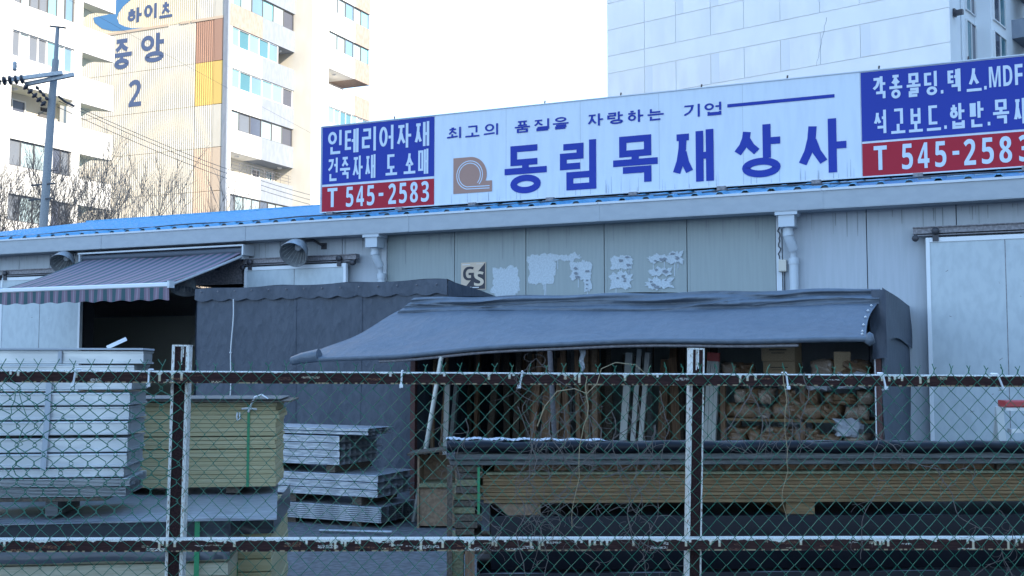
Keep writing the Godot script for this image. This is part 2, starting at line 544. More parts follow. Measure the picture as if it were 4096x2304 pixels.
	M.tower_joint = mat(0.25, 0.27, 0.3, 0.9)
	M.tower_patch = mat(0.68, 0.72, 0.77, 0.85)

# ------------------------------------------------------------------ setting
func setting() -> void:
	var s := S()
	q(s, Vector3(-300, 0, 200), Vector3(300, 0, 200), Vector3(300, 0, -400), Vector3(-300, 0, -400))
	var g := obj("ground", s, M.asphalt, self)
	g.set_meta("kind", "structure")
	tag(g, "blue grey asphalt yard in the shade between fence and sheds", "ground")

func right_tower() -> void:
	var t := thing("apartment_tower", "tall pale grey apartment tower with blank jointed wall behind the roof sign", "building", Vector3(-2.489, 0, -61.389), -14.736)
	var s := S()
	bx(s, -21.38, 0, -40, 0.0, 45, 0)
	bx(s, -8.0, 0, -41, 0.8, 45, -4.75)
	obj("wall", s, M.tower, t)
	# raised cladding bands, open joints between them
	var ys := [14.2, 15.35, 17.12, 18.27, 20.11, 21.24, 22.95, 24.7, 26.4, 28.1]
	for i in ys.size() - 1:
		s = S()
		var tall: bool = ys[i + 1] - ys[i] > 1.3
		var xs := [-21.38, -18.55, -16.3, -13.9, -11.7, -9.4, -7.0, -4.7, 0.1] if tall else [-21.38, -18.55, 0.1]
		for k in xs.size() - 1:
			bx(s, xs[k] + 0.018, ys[i] + 0.022, 0.003, xs[k + 1] - 0.018, ys[i + 1] - 0.022, 0.05)
		obj("cladding_band", s, [M.tower, M.tower_b, M.tower, M.tower_c][i % 4], t)
	var patch := [[-18.5, 4], [-16.25, 6], [-13.85, 3], [-13.85, 6], [-9.35, 3], [-11.65, 6], [-7.0, 6], [-4.65, 3], [-7.0, 2], [-18.5, 3], [-18.5, 7], [-9.35, 7], [-4.65, 7]]
	for p in patch:
		if ys[p[1] + 1] - ys[p[1]] < 1.3: continue
		s = S()
		bx(s, p[0], ys[p[1]] + 0.04, 0.051, p[0] + 0.5, ys[p[1] + 1] - 0.04, 0.056)
		obj("wall_patch", s, M.tower_patch, t)
	s = S()
	var cp := []
	for k in 12:
		cp.append(Vector3(-6.6 - 0.06 * k + 0.03 * sin(k * 2.3), 20.9 - 0.24 * k, 0.052))
	tb(s, cp, 0.014, 0.008, 4)
	obj("crack", s, M.tower_joint, t)
	# side face with windows
	for w in [[0.07, -2.9, -4.6, 17.75, 20.25], [0.07, -2.9, -4.6, 20.75, 23.1], [0.87, -5.2, -7.6, 17.6, 20.0], [0.87, -5.2, -7.6, 20.6, 22.9]]:
		window_x(t, w[0], w[1], w[2], w[3], w[4], 2, M.frame_white, [1, 4] if w[0] < 0.5 else [4, 1])
	for y in [14.8, 17.6, 20.4, 23.2]:
		s = S()
		bx(s, 0.8, y, -12.0, 2.0, y + 1.1, -9.0)
		obj("balcony", s, M.apt_grey, t)
		window_x(t, 2.0, -9.0, -12.0, y + 1.1, y + 2.75, 3, M.frame_white, [1, 5, 1])
	s = S()
	tb(s, [Vector3(0.06, 21.4, -2.1), Vector3(0.06, 10, -2.1)], 0.06)
	obj("drain_pipe", s, M.tower, t)
	s = S()
	bx(s, 0.02, 19.9, -1.0, 0.5, 20.15, -0.75)
	bx(s, 0.02, 19.85, -1.05, 0.12, 20.25, -0.7)
	obj("wall_lamp", s, M.dark_steel, t)

func shade_block() -> void:
	# the block across the street, out of frame to the east: its shadow lies over the yard
	var t := thing("apartment_block", "long apartment block standing out of frame east of the yard", "building")
	var s := S()
	bx(s, 80, 0, -31, 93, 77.5, 60)
	bx(s, 80, 0, -105, 93, 84, -31.01)
	obj("wall", s, M.apt_cream, t)
	s = S()
	for k in 26:
		s = S()
		bx(s, 79.8, 2.8 * k + 2.4, -105, 79.997, 2.8 * k + 3.6, 60)
		obj("parapet", s, M.apt_white, t)

func window_x(parent: Node, x: float, z0: float, z1: float, y0: float, y1: float, n: int, frame: Material, kinds: Array) -> void:
	# a window in a wall that faces +x, running from z0 (near) to z1 (far)
	var s := S()
	var fw := 0.06
	var zs := signf(z1 - z0)
	bx(s, x - 0.08, y0, minf(z0, z1), x + 0.02, y0 + fw, maxf(z0, z1))
	bx(s, x - 0.08, y1 - fw, minf(z0, z1), x + 0.02, y1, maxf(z0, z1))
	for k in n + 1:
		var zc := lerpf(z0, z1, float(k) / n)
		var a := zc - fw * 0.5 - (fw * 0.5 * zs if k == n else -fw * 0.5 * zs if k == 0 else 0.0)
		bx(s, x - 0.081, y0 + fw, a, x + 0.021, y1 - fw, a + fw)
	var f := obj("window", s, frame, parent)
	for k in n:
		s = S()
		var a := lerpf(z0, z1, float(k) / n)
		var b := lerpf(z0, z1, float(k + 1) / n)
		bx(s, x - 0.06, y0 + 0.03, minf(a, b) + 0.03, x - 0.03 - 0.02 * (k % 2), y1 - 0.03, maxf(a, b) - 0.03)
		obj("pane", s, M.panes[kinds[k % kinds.size()]], f)

func ceiling_light(parent: Node, p: Vector3) -> void:
	var s := S()
	lathe(s, [Vector2(0.001, -0.12), Vector2(0.13, -0.1), Vector2(0.16, 0.0)], 10, Transform3D(Basis(), p))
	obj("ceiling_lamp", s, M.frame_white, parent)

func left_blocks() -> void:
	var FX := -46.4
	# ---- near block at the far left
	var t := thing("apartment_block", "sunlit white apartment block with long balconies behind the utility pole", "building")
	var s := S()
	bx(s, -60, 0, -45.5, FX - 1.5, 40, -20)
	obj("wall", s, M.apt_cream, t)
	s = S()
	bx(s, FX - 1.5, 0, -40.75, FX + 0.12, 40, -20)
	obj("stair_wall", s, M.apt_white, t)
	s = S()
	for y in [8.05, 10.4, 13.4, 16.2, 19.15, 21.9]:
		s = S()
		bx(s, FX + 0.121, y, -40.74, FX + 0.124, y + 0.03, -30)
		obj("wall_joint", s, M.tower_joint, t)
	for k in 9:
		var y0 := 4.55 + 2.84 * k        # underside of parapet
		s = S()
		bx(s, FX - 0.16, y0, -47.95, FX, y0 + 1.46, -40.74)
		obj("parapet", s, M.apt_white, t)
		s = S()
		var top := y0 + 0.18
		for w in [[y0 + 0.002, true], [top, false]]:
			var yy: float = w[0]
			var A := Vector3(FX - 0.161, yy, -47.94)
			var B := Vector3(FX - 1.5, yy, -46.9)
			var C := Vector3(FX - 1.5, yy, -40.76)
			var D := Vector3(FX - 0.161, yy, -40.76)
			if w[1]: q(s, A, B, C, D)
			else: q(s, D, C, B, A)
		q(s, Vector3(FX - 0.161, y0, -47.94), Vector3(FX - 1.5, y0, -46.9), Vector3(FX - 1.5, top, -46.9), Vector3(FX - 0.161, top, -47.94))
		obj("balcony_slab", s, M.soffit, t)
		s = S()
		# tapered bracket wall that carries the corner balcony
		q(s, Vector3(FX - 0.9, y0 - 1.25, -45.5), Vector3(FX - 0.9, y0 - 1.25, -45.75), Vector3(FX - 0.9, y0 - 0.25, -46.8), Vector3(FX - 0.9, y0 - 0.002, -45.5))
		tri(s, Vector3(FX - 0.9, y0 - 0.25, -46.8), Vector3(FX - 0.9, y0 - 0.002, -47.3), Vector3(FX - 0.9, y0 - 0.002, -45.5))
		obj("balcony_bracket", s, M.soffit, t)
		s = S()
		bx(s, FX - 0.5, y0 - 1.38, -45.55, FX - 0.02, y0, -45.0)
		obj("pilaster", s, M.apt_white, t)
		ceiling_light(t, Vector3(FX - 0.6, y0, -45.95))
		var wy0 := y0 + 1.46
		var wy1 := y0 + 2.84
		if k == 3:
			# open balcony: rear wall with window and door
			window_x(t, FX - 1.44, -41.3, -43.1, wy0 - 0.2, wy1 - 0.35, 2, M.frame_white, [4])
			s = S()
			bx(s, FX - 1.5, wy0 - 0.6, -44.7, FX - 1.4, wy1 - 0.75, -44.0)
			obj("door", s, M.frame_dark, t)
			s = S()
			bx(s, FX - 1.5, wy1 - 0.6, -44.55, FX - 1.42, wy1 - 0.42, -44.15)
			obj("plate", s, M.dark_steel, t)
			ceiling_light(t, Vector3(FX - 0.7, wy1, -41.7))
		elif k >= 4:
			window_x(t, FX - 0.12, -40.8, -44.95, wy0, wy1, 7, M.frame_dark if k == 5 else M.frame_white, [2, 3, 2, 2, 0, 3, 5])
		else:
			window_x(t, FX - 0.12, -40.8, -43.4, wy0, wy1, 3, M.frame_dark, [2, 3, 3] if k < 5 else [0, 3, 0])
			window_x(t, FX - 0.12, -43.7, -44.95, wy0, wy1, 2, M.frame_dark, [4, 2] if k < 5 else [3, 5])
			s = S()
			bx(s, FX - 0.3, wy0, -43.69, FX - 0.02, wy1, -43.41)
			obj("pilaster", s, M.apt_white, t)
	# ---- second block with the ribbed gable
	t = thing("apartment_block", "cream apartment block with ribbed painted gable numbered 2", "building")
	s = S()
	bx(s, -80, 0, -73.2, FX - 1.5, 40, -58.12)
	bx(s, FX - 1.5, 0, -58.5, FX - 0.02, 40, -58.12)
	obj("wall", s, M.apt_cream, t)
	s = S()
	bx(s, FX - 1.49, 0, -67.6, -44.9, 40, -65.45)
	obj("stair_wall", s, M.apt_cream, t)
	# gable cladding, one ribbed panel per storey
	var gy := [4.2, 7.05, 9.95, 12.85, 15.74, 18.6, 21.5, 24.39, 27.3, 30.2]
	for i in gy.size() - 1:
		ribbed(t, -60.5, -49.12, gy[i] + 0.012, gy[i + 1] - 0.012, M.apt_yellowish if i >= 7 else M.apt_cream)
		var side: Material = [M.apt_peach, M.apt_peach, M.apt_peach, M.apt_peach, M.apt_cream, M.apt_yellow, M.apt_brown, M.apt_cream, M.apt_cream][i]
		ribbed(t, -49.08, -47.5, gy[i] + 0.012, gy[i + 1] - 0.012, side)
		s = S()
		bx(s, -47.49, gy[i] + 0.02, -58.12, FX - 0.35, gy[i + 1] - 0.02, -57.99)
		obj("gable_edge", s, side, t)
	s = S()
	bx(s, FX - 0.34, 0, -58.14, FX + 0.03, 40, -57.95)
	obj("corner_trim", s, M.apt_grey, t)
	s = S()
	bx(s, -60.5, 24.32, -57.999, -51.35, 24.5, -57.975)
	obj("paint_stripe", s, M.apt_peach, t)
	s = S()
	bx(s, -50.4, 24.32, -57.999, -49.6, 24.5, -57.975)
	obj("paint_stripe", s, M.apt_peach, t)
	s = S()
	bx(s, -49.45, 24.32, -57.985, -46.8, 24.5, -57.975)
	obj("paint_stripe", s, M.apt_peach, t)
	var gz := -57.992
	hangul("중", M.apt_text, t, -56.35, 21.83, -54.55, 23.95, gz, 0.15)
	hangul("앙", M.apt_text, t, -53.75, 22.0, -51.75, 24.0, gz, 0.15)
	latin("2", M.apt_text, t, -54.75, 19.1, -53.65, 20.95, gz)
	hangul("하", M.apt_text, t, -55.05, 24.95, -53.75, 26.0, gz, 0.11)
	hangul("이", M.apt_text, t, -53.55, 25.05, -52.45, 26.1, gz, 0.11)
	hangul("츠", M.apt_text, t, -52.2, 24.95, -51.1, 26.05, gz, 0.1)
	s = S()
	var sw := PackedVector2Array([Vector2(-56.7, 26.35), Vector2(-56.3, 28.5), Vector2(-53.5, 28.3), Vector2(-54.6, 26.7), Vector2(-55.4, 26.25), Vector2(-55.85, 25.8), Vector2(-55.95, 25.45), Vector2(-55.75, 25.05), Vector2(-55.25, 24.8), Vector2(-54.6, 24.6), Vector2(-53.4, 24.5), Vector2(-55.3, 24.52), Vector2(-56.4, 24.62), Vector2(-57.3, 24.9), Vector2(-58.0, 25.4), Vector2(-58.15, 25.8), Vector2(-56.75, 25.85)])
	poly(s, sw, gz)
	obj("swoosh_emblem", s, M.apt_logo, t)
	# facade, bay 1 (z -58.1 .. -65.4) and bay 2 (x -44.9, z -67.6 .. -73.2)
	for k in 10:
		var b := 5.78 + 2.8 * k         # window sill
		var wt := b + 1.29
		var nxt := b + 2.8
		var warm: Material = M.apt_pink if k >= 6 else M.apt_white
		s = S()
		bx(s, FX - 1.49, wt, -61.7, FX, nxt, -58.15)
		obj("spandrel", s, warm, t)
		s = S()
		bx(s, FX - 1.49, wt, -65.44, FX, nxt, -61.702)
		obj("spandrel", s, M.apt_grey, t)
		if k == 3:
			window_x(t, FX - 1.44, -62.6, -63.5, b, wt - 0.35, 1, M.frame_white, [4])
			window_x(t, FX - 1.44, -64.3, -65.2, b, wt - 0.3, 3, M.frame_white, [3, 1, 2])
			s = S()
			for j in 3:
				tb(s, [Vector3(FX - 0.1, b + 0.25 + 0.22 * j, -58.3), Vector3(FX - 0.1, b + 0.25 + 0.22 * j, -65.3)], 0.015, -1, 4)
			for j in 8:
				tb(s, [Vector3(FX - 0.1, b, -58.6 - 0.92 * j), Vector3(FX - 0.1, b + 0.7, -58.6 - 0.92 * j)], 0.015, -1, 4)
			obj("balcony_rail", s, M.rail_steel, t)
			s = S()
			bx(s, FX - 1.47, b, -60.2, FX - 1.3, wt - 0.5, -58.9)
			obj("cupboard", s, M.apt_grey, t)
			ceiling_light(t, Vector3(FX - 0.7, wt, -60.0))
			ceiling_light(t, Vector3(FX - 0.7, wt, -64.8))
		elif k == 6:
			window_x(t, FX - 0.1, -58.2, -63.6, b, wt, 5, M.frame_white, [0, 1, 0, 1, 5])
			window_x(t, FX - 1.44, -64.4, -65.2, b, wt - 0.5, 1, M.frame_white, [4])
			ceiling_light(t, Vector3(FX - 0.7, wt, -64.6))
		elif k == 5:
			window_x(t, FX - 0.1, -58.2, -65.4, b, wt, 6, M.frame_white, [0, 1, 5, 0, 0, 4])
		elif k == 4:
			window_x(t, FX - 0.1, -58.2, -65.4, b, wt, 6, M.frame_dark, [3, 2, 4, 3, 3, 4])
		elif k == 2:
			window_x(t, FX - 0.1, -58.2, -65.4, b, wt, 8, M.frame_dark, [2, 3, 3, 3, 4, 3, 3, 4])
		else:
			window_x(t, FX - 0.1, -58.2, -65.4, b, wt, 6, M.frame_dark, [0, 3, 5, 0, 3, 4])
	var G := -44.9
	for k in 10:
		var b := 5.1 + 2.8 * k
		var wt := b + 1.22
		s = S()
		bx(s, G - 2.4, wt, -71.1, G, b + 2.8, -67.62)
		obj("spandrel", s, M.apt_white, t)
		s = S()
		bx(s, G - 2.4, wt, -73.3, G, b + 2.8, -71.102)
		obj("spandrel", s, M.apt_pink, t)
		if k == 6 or k == 3:
			window_x(t, G - 1.5, -67.9, -68.8, b + 0.1, wt - 0.4, 1, M.frame_white, [4])
			s = S()
			bx(s, G - 1.6, b - 0.4, -70.3, G - 1.5, wt - 0.45, -69.4)
			obj("door", s, M.apt_cream, t)
			ceiling_light(t, Vector3(G - 0.7, wt, -69.3))
		elif k == 4 or k == 2:
			window_x(t, G - 0.1, -67.7, -69.6, b, wt, 2, M.frame_white, [2, 4])
			s = S()
			bx(s, G - 1.0, b, -73.28, G - 0.02, wt, -69.62)
			obj("bay_wall", s, M.apt_white, t)
		else:
			window_x(t, G - 0.1, -67.7, -73.2, b, wt, 7 if k == 5 else 5, M.frame_white if k == 5 else M.frame_dark, [0, 0, 1, 1, 0, 3, 1] if k == 5 else [3, 3, 5, 3, 0])
	s = S()
	bx(s, -58, 0, -73.3, G - 2.41, 40, -67.6)
	obj("wall", s, M.apt_white, t)

func ribbed(parent: Node, x0: float, x1: float, y0: float, y1: float, m: Material) -> void:
	var s := S()
	var n := int((x1 - x0) / 0.168)
	var w := (x1 - x0) / n
	var z0 := -58.035
	var z1 := -58.0
	for i in n:
		var a := x0 + i * w
		var p := [Vector2(a, z0), Vector2(a + w * 0.18, z0), Vector2(a + w * 0.36, z1), Vector2(a + w * 0.82, z1), Vector2(a + w, z0)]
		for k in 4:
			q(s, Vector3(p[k].x, y0, p[k].y), Vector3(p[k + 1].x, y0, p[k + 1].y), Vector3(p[k + 1].x, y1, p[k + 1].y), Vector3(p[k].x, y1, p[k].y))
	q(s, Vector3(x0, y1, z0), Vector3(x1, y1, z0), Vector3(x1, y1, -58.11), Vector3(x0, y1, -58.11))
	obj("gable_panel", s, m, parent)

# ------------------------------------------------------------------ warehouse
func slide_door(t: Node, x0: float, x1: float, z: float, rx0: float, rx1: float) -> void:
	var s := S()
	bx(s, x0, 0.05, z - 0.05, x1, 3.06, z)
	var d := obj("door", s, M.door, t)
	s = S()
	bx(s, x0 - 0.015, 0.04, z - 0.052, x0 + 0.03, 3.075, z + 0.012)
	obj("trim", s, M.white_trim, d)
	s = S()
	bx(s, x1 - 0.03, 0.04, z - 0.052, x1 + 0.015, 3.075, z + 0.012)
	obj("trim", s, M.white_trim, d)
	s = S()
	bx(s, x0 + 0.031, 3.02, z - 0.052, x1 - 0.031, 3.074, z + 0.01)
	obj("trim", s, M.white_trim, d)
	s = S()
	var n := maxi(1, int(round((x1 - x0) / 0.95)))
	for k in range(1, n):
		var xx := lerpf(x0, x1, float(k) / n)
		s = S()
		bx(s, xx - 0.004, 0.06, z, xx + 0.004, 3.015, z + 0.003)
		obj("seam", s, M.rail_steel, d)
	s = S()
	bx(s, rx0, 3.13, -14.44, rx1, 3.2, z - 0.01)
	bx(s, rx0 + 0.01, 3.1, -14.44, rx1 - 0.01, 3.112, z + 0.005)
	bx(s, rx0, 3.2, -14.44, rx1, 3.212, z + 0.015)
	var r := obj("rail", s, M.rail_steel, t)
	s = S()
	for xx in [x0 + 0.1, x1 - 0.1]:
		s = S()
		bx(s, xx - 0.035, 3.03, z + 0.012, xx + 0.035, 3.15, z + 0.03)
		lathe(s, [Vector2(0.001, 0), Vector2(0.045, 0), Vector2(0.045, 0.03), Vector2(0.001, 0.03)], 12, Transform3D(Basis(Vector3(1, 0, 0), PI / 2), Vector3(xx, 3.15, z + 0.015)))
		obj("hanger", s, M.dark_steel, r)
	for xx in [rx0 + 0.03, rx1 - 0.03]:
		s = S()
		lathe(s, [Vector2(0.001, 0), Vector2(0.04, 0), Vector2(0.04, 0.05), Vector2(0.001, 0.05)], 10, Transform3D(Basis(Vector3(1, 0, 0), PI / 2), Vector3(xx, 3.07, z + 0.01)))
		bx(s, xx - 0.02, 3.06, z - 0.02, xx + 0.02, 3.13, z + 0.01)
		obj("end_stop", s, M.dark_steel, r)

func warehouse() -> void:
	var t := thing("warehouse", "long grey panel warehouse with blue ribbed roof and white gutter", "building")
	var W := -14.5
	var s: SurfaceTool
	# front wall panels, seam by seam
	var seams := [-19.6, -18.5, -17.35, -16.14, -15.4, -14.63]
	for i in seams.size() - 1:
		panel(t, seams[i], seams[i + 1], 0.0, 3.56, M.wall)
	panel(t, -14.63, -13.4, 2.92, 3.56, M.wall)
	panel(t, -13.4, -12.2, 2.92, 3.56, M.wall)
	panel(t, -12.2, -11.13, 2.92, 3.56, M.wall)
	seams = [-11.13, -10.5, -9.35, -8.64]
	for i in seams.size() - 1:
		panel(t, seams[i], seams[i + 1], 0.0, 3.56, M.wall)
	seams = [-8.55, -7.41, -6.27, -5.09, -3.92, -2.74]
	for i in seams.size() - 1:
		panel(t, seams[i], seams[i + 1], 0.0, 3.5, M.wall_green)
	seams = [-2.66, -1.61, -0.56, 0.6, 1.75, 2.9]
	for i in seams.size() - 1:
		panel(t, seams[i], seams[i + 1], 0.0, 3.56, M.wall)
	s = S()
	bx(s, -8.64, 0, W - 0.1, -8.555, 3.56, W + 0.015)
	bx(s, -2.735, 0, W - 0.1, -2.665, 3.56, W + 0.015)
	bx(s, -8.555, 3.5, W - 0.1, -2.735, 3.56, W + 0.012)
	obj("infill_trim", s, M.gutter_lip, t)
	s = S()
	bx(s, -19.6, 0, W - 0.1, -14.65, 3.56, W - 0.02)
	bx(s, -14.65, 2.94, W - 0.1, -11.11, 3.56, W - 0.02)
	bx(s, -11.11, 0, W - 0.1, 2.9, 3.56, W - 0.02)
	obj("wall_core", s, M.seam, t)
	# doorway lining and shutter box
	s = S()
	bx(s, -14.63, 0, W - 0.2, -14.55, 2.92, W + 0.02)
	obj("door_frame", s, M.dark_steel, t)
	s = S()
	bx(s, -11.2, 0, W - 0.2, -11.13, 2.92, W + 0.02)
	obj("door_frame", s, M.dark_steel, t)
	s = S()
	bx(s, -14.6, 2.86, W + 0.02, -11.14, 3.2, W + 0.13)
	bx(s, -14.6, 2.82, W + 0.1, -11.14, 2.858, W + 0.12)
	obj("shutter_box", s, M.rail_steel, t)
	# other walls and inside
	s = S()
	bx(s, -19.7, 0, -25.6, -19.6, 3.56, W)
	bx(s, 2.9, 0, -25.6, 3.0, 3.56, W)
	bx(s, -19.6, 0, -25.6, 2.9, 3.56, -25.5)
	obj("rear_wall", s, M.wall, t)
	s = S()
	bx(s, -19.59, 0.0, -18.6, -10.2, 2.55, -18.5)
	bx(s, -10.2, 0.0, -21.3, -10.1, 3.5, -14.7)
	obj("partition_wall", s, M.in_wall, t)
	s = S()
	q(s, Vector3(-19.6, 3.6, -25.5), Vector3(2.9, 3.6, -25.5), Vector3(2.9, 3.6, -14.6), Vector3(-19.6, 3.6, -14.6))
	obj("ceiling", s, M.dark_in, t)
	# gutter in lengths
	var gx := [-19.8, -16.9, -13.9, -10.93, -8.0, -5.05, -2.1, 0.85, 3.2]
	for i in gx.size() - 1:
		s = S()
		var a: float = gx[i]
		var b: float = gx[i + 1] - 0.004
		bx(s, a, 3.475, -14.42, b, 3.487, -14.152)
		bx(s, a, 3.487, -14.16, b, 3.705, -14.15)
		bx(s, a, 3.487, -14.42, b, 3.66, -14.412)
		var g := obj("gutter", s, M.gutter, t)
		s = S()
		bx(s, a, 3.705, -14.175, b, 3.735, -14.135)
		obj("gutter_lip", s, M.gutter_lip, g)
		s = S()
		bx(s, b - 0.02, 3.48, -14.149, b + 0.02, 3.7, -14.145)
		obj("joint_cover", s, M.gutter, g)
	# downpipes
	for x in [-8.64, -2.545]:
		s = S()
		bx(s, x - 0.14, 3.43, -14.42, x + 0.14, 3.474, -14.16)
		bx(s, x - 0.1, 3.28, -14.4, x + 0.1, 3.43, -14.18)
		var bot := 3.28
		tb(s, [Vector3(x, bot, -14.29), Vector3(x, bot - 0.1, -14.29), Vector3(x + 0.03, bot - 0.2, -14.33), Vector3(x + 0.05, bot - 0.28, -14.37)], 0.062, -1, 12)
		tb(s, [Vector3(x - 0.002, bot - 0.06, -14.29), Vector3(x + 0.004, bot - 0.11, -14.29)], 0.07, -1, 12)
		tb(s, [Vector3(x + 0.045, bot - 0.25, -14.37), Vector3(x + 0.045, bot - 0.42, -14.4)], 0.04, -1, 10)
		tb(s, [Vector3(x + 0.045, 2.9, -14.41), Vector3(x + 0.045, 2.82, -14.41)], 0.068, -1, 12)
		tb(s, [Vector3(x + 0.045, 2.83, -14.41), Vector3(x + 0.045, 0.05, -14.41)], 0.06, -1, 12)
		tb(s, [Vector3(x + 0.045, 2.12, -14.41), Vector3(x + 0.045, 2.0, -14.41)], 0.066, -1, 12)
		obj("downpipe", s, M.pvc, t)
	# junction box and its cable
	s = S()
	cbx(s, -2.695, 2.73, W + 0.016, -2.6, 2.885, W + 0.075, 0.012)
	var jb := obj("junction_box", s, M.apt_cream, t)
	s = S()
	var pts := []
	for k in 14:
		pts.append(Vector3(-2.69 + 0.012 * sin(k * 2.1) + 0.01 * sin(k * 5.0), 2.9 + 0.033 * k, W + 0.03))
	tb(s, pts, 0.008, -1, 5)
	tb(s, [Vector3(-2.63, 2.73, W + 0.03), Vector3(-2.632, 2.2, W + 0.025)], 0.008, -1, 5)
	obj("cable", s, M.seam, jb)
	slide_door(t, -16.36, -14.5, -14.33, -16.42, -14.42)
	slide_door(t, -11.04, -9.18, -14.33, -11.1, -9.0)
	slide_door(t, -0.89, 1.7, -14.33, -1.05, 2.0)
	# patches of pale paint rolled over old lettering, with runs
	var pp := [[-6.79, 2.5, -6.38, 2.93, 0.035, 0], [-6.23, 2.67, -5.82, 3.1, 0.03, 4], [-5.86, 2.99, -5.44, 3.08, 0.03, 1], [-5.58, 2.72, -5.3, 2.97, 0.03, 2], [-5.39, 2.55, -5.28, 2.97, 0.02, 1], [-4.99, 2.84, -4.68, 3.03, 0.02, 4], [-5.0, 2.58, -4.7, 2.8, 0.03, 1], [-4.45, 2.92, -4.12, 3.02, 0.03, 2], [-4.44, 2.74, -4.14, 2.84, 0.03, 1], [-4.48, 2.56, -4.13, 2.7, 0.035, 0], [-4.17, 2.9, -3.98, 3.05, 0.03, 3]]
	var pi := 0
	for p in pp:
		s = S()
		var pg := PackedVector2Array()
		var cx: float = (p[0] + p[2]) * 0.5
		var cy: float = (p[1] + p[3]) * 0.5
		var n := 64
		for k in n:
			var a := TAU * k / n
			var cc := cos(a)
			var ss := sin(a)
			var e := pow(pow(absf(cc), 7.0) + pow(absf(ss), 7.0), -1.0 / 7.0)
			var j: float = p[4] * (0.4 * sin(a * 5.0 + p[0] * 20.0) + 0.35 * sin(a * 11.0 + p[1] * 30.0) + rng.randf_range(-0.5, 0.5))
			pg.append(Vector2(cx + cc * e * ((p[2] - p[0]) * 0.5 + j), cy + ss * e * ((p[3] - p[1]) * 0.5 + j)))
		poly(s, pg, W + 0.004 + pi * 0.0011)
		pi += 1
		for k in p[5]:
			var dx := rng.randf_range(p[0] + 0.04, p[2] - 0.04)
			var dl := rng.randf_range(0.06, 0.2)
			bx(s, dx, p[1] - dl, W + 0.001, dx + 0.012, p[1] + 0.04, W + 0.0035)
		var pm := obj("paint_patch", s, M.wall_paint, t)
		if pi > 3:
			s = S()
			for k in 4:
				var hx := rng.randf_range(p[0] + 0.05, p[2] - 0.05)
				var hy := rng.randf_range(p[1] + 0.02, p[3] - 0.02)
				var hp := PackedVector2Array()
				var hr := rng.randf_range(0.012, 0.03)
				for i in 12:
					var a := TAU * i / 12
					hp.append(Vector2(hx + cos(a) * hr * rng.randf_range(0.6, 1.7), hy + sin(a) * hr * rng.randf_range(0.4, 0.9)))
				poly(s, hp, W + 0.0195 + 0.0004 * k)
			var bs := obj("bare_spot", s, M.old_letter, pm)
			bs.set_meta("kind", "stuff")
	# dirt that rain has drawn down from the gutter, and scratches on the doors
	s = S()
	for k in 170:
		var dx0 := rng.randf_range(-18.0, 2.5)
		if dx0 > -14.7 and dx0 < -11.0: continue
		var dl0 := rng.randf_range(0.06, 0.5) * rng.randf_range(0.3, 1.0)
		var dw0 := rng.randf_range(0.004, 0.014)
		var zz := W + 0.0031 + 0.00002 * k
		q(s, Vector3(dx0 + dw0 * 0.3, 3.46 - dl0, zz), Vector3(dx0 + dw0 * 0.7, 3.46 - dl0, zz), Vector3(dx0 + dw0, 3.46, zz), Vector3(dx0, 3.46, zz))
	var rs := obj("rain_streak", s, M.wall_dirt, t)
	rs.set_meta("kind", "stuff")
	s = S()
	for k in 46:
		var dx0 := rng.randf_range(-0.7, 1.4) if k % 2 else rng.randf_range(-16.2, -14.7)
		var dy0 := rng.randf_range(0.9, 2.7)
		var dx := rng.randf_range(-0.05, 0.05)
		var dy := rng.randf_range(-0.03, 0.03)
		var zz := -14.3285 + 0.00003 * k
		q(s, Vector3(dx0, dy0, zz), Vector3(dx0 + dx, dy0 + dy, zz), Vector3(dx0 + dx, dy0 + dy + 0.007, zz), Vector3(dx0, dy0 + 0.007, zz))
	rs = obj("scratch", s, M.rail_steel, t)
	rs.set_meta("kind", "stuff")
	# roof sheets
	s = S()
	var sl := 0.2
	var prof := []
	for k in 3:
		var x := 0.333 * k
		prof += [Vector2(x, 0), Vector2(x + 0.2, 0), Vector2(x + 0.235, 0.04), Vector2(x + 0.285, 0.04), Vector2(x + 0.32, 0)]
	prof.append(Vector2(1.0, 0))
	for k in prof.size() - 1:
		var a: Vector2 = prof[k]
		var b: Vector2 = prof[k + 1]
		q(s, Vector3(a.x, a.y, 0), Vector3(b.x, b.y, 0), Vector3(b.x, b.y + 5.8 * sl, -5.8), Vector3(a.x, a.y + 5.8 * sl, -5.8))
		q(s, Vector3(a.x, a.y - 0.006, 0), Vector3(b.x, b.y - 0.006, 0), Vector3(b.x, b.y, 0), Vector3(a.x, a.y, 0))
	var rm := done(s)
	for k in 23:
		var x := -20.0 + k
		put("roof_sheet", rm, M.roof, t, Transform3D(Basis(), Vector3(x, 3.745 + rng.randf_range(0.0, 0.006), -14.24)))
		put("roof_sheet", rm, M.roof, t, Transform3D(Basis(Vector3.UP, PI), Vector3(x + 1.0, 3.748, -25.84)))
	s = S()
	bx(s, -20, 3.6, -14.4, 3, 3.74, -14.36)
	obj("eave_board", s, M.dark_steel, t)
	s = S()
	for k in 66:
		var x := -19.85 + k * 0.3333 + 0.11
		if k % 3 == 1 or rng.randf() < 0.6:
			s = S()
			bx(s, x - 0.035, 3.74, -14.3, x + 0.035, 3.772, -14.25)
			obj("rib_filler", s, M.seam, t)
	s = S()
	for k in 11:
		s = S()
		bx(s, -20 + 2.09 * k, 4.89, -20.2, -20 + 2.09 * (k + 1) - 0.01, 4.945, -19.88)
		obj("ridge_cap", s, M.roof, t)
	s = S()
	pts = []
	for k in 47:
		pts.append(Vector3(-20 + k * 0.49, 3.845 + 0.012 * sin(k * 1.3), -14.5 + 0.02 * sin(k * 0.7)))
	tb(s, pts, 0.011, -1, 5)
	obj("eave_cable", s, M.seam, t)

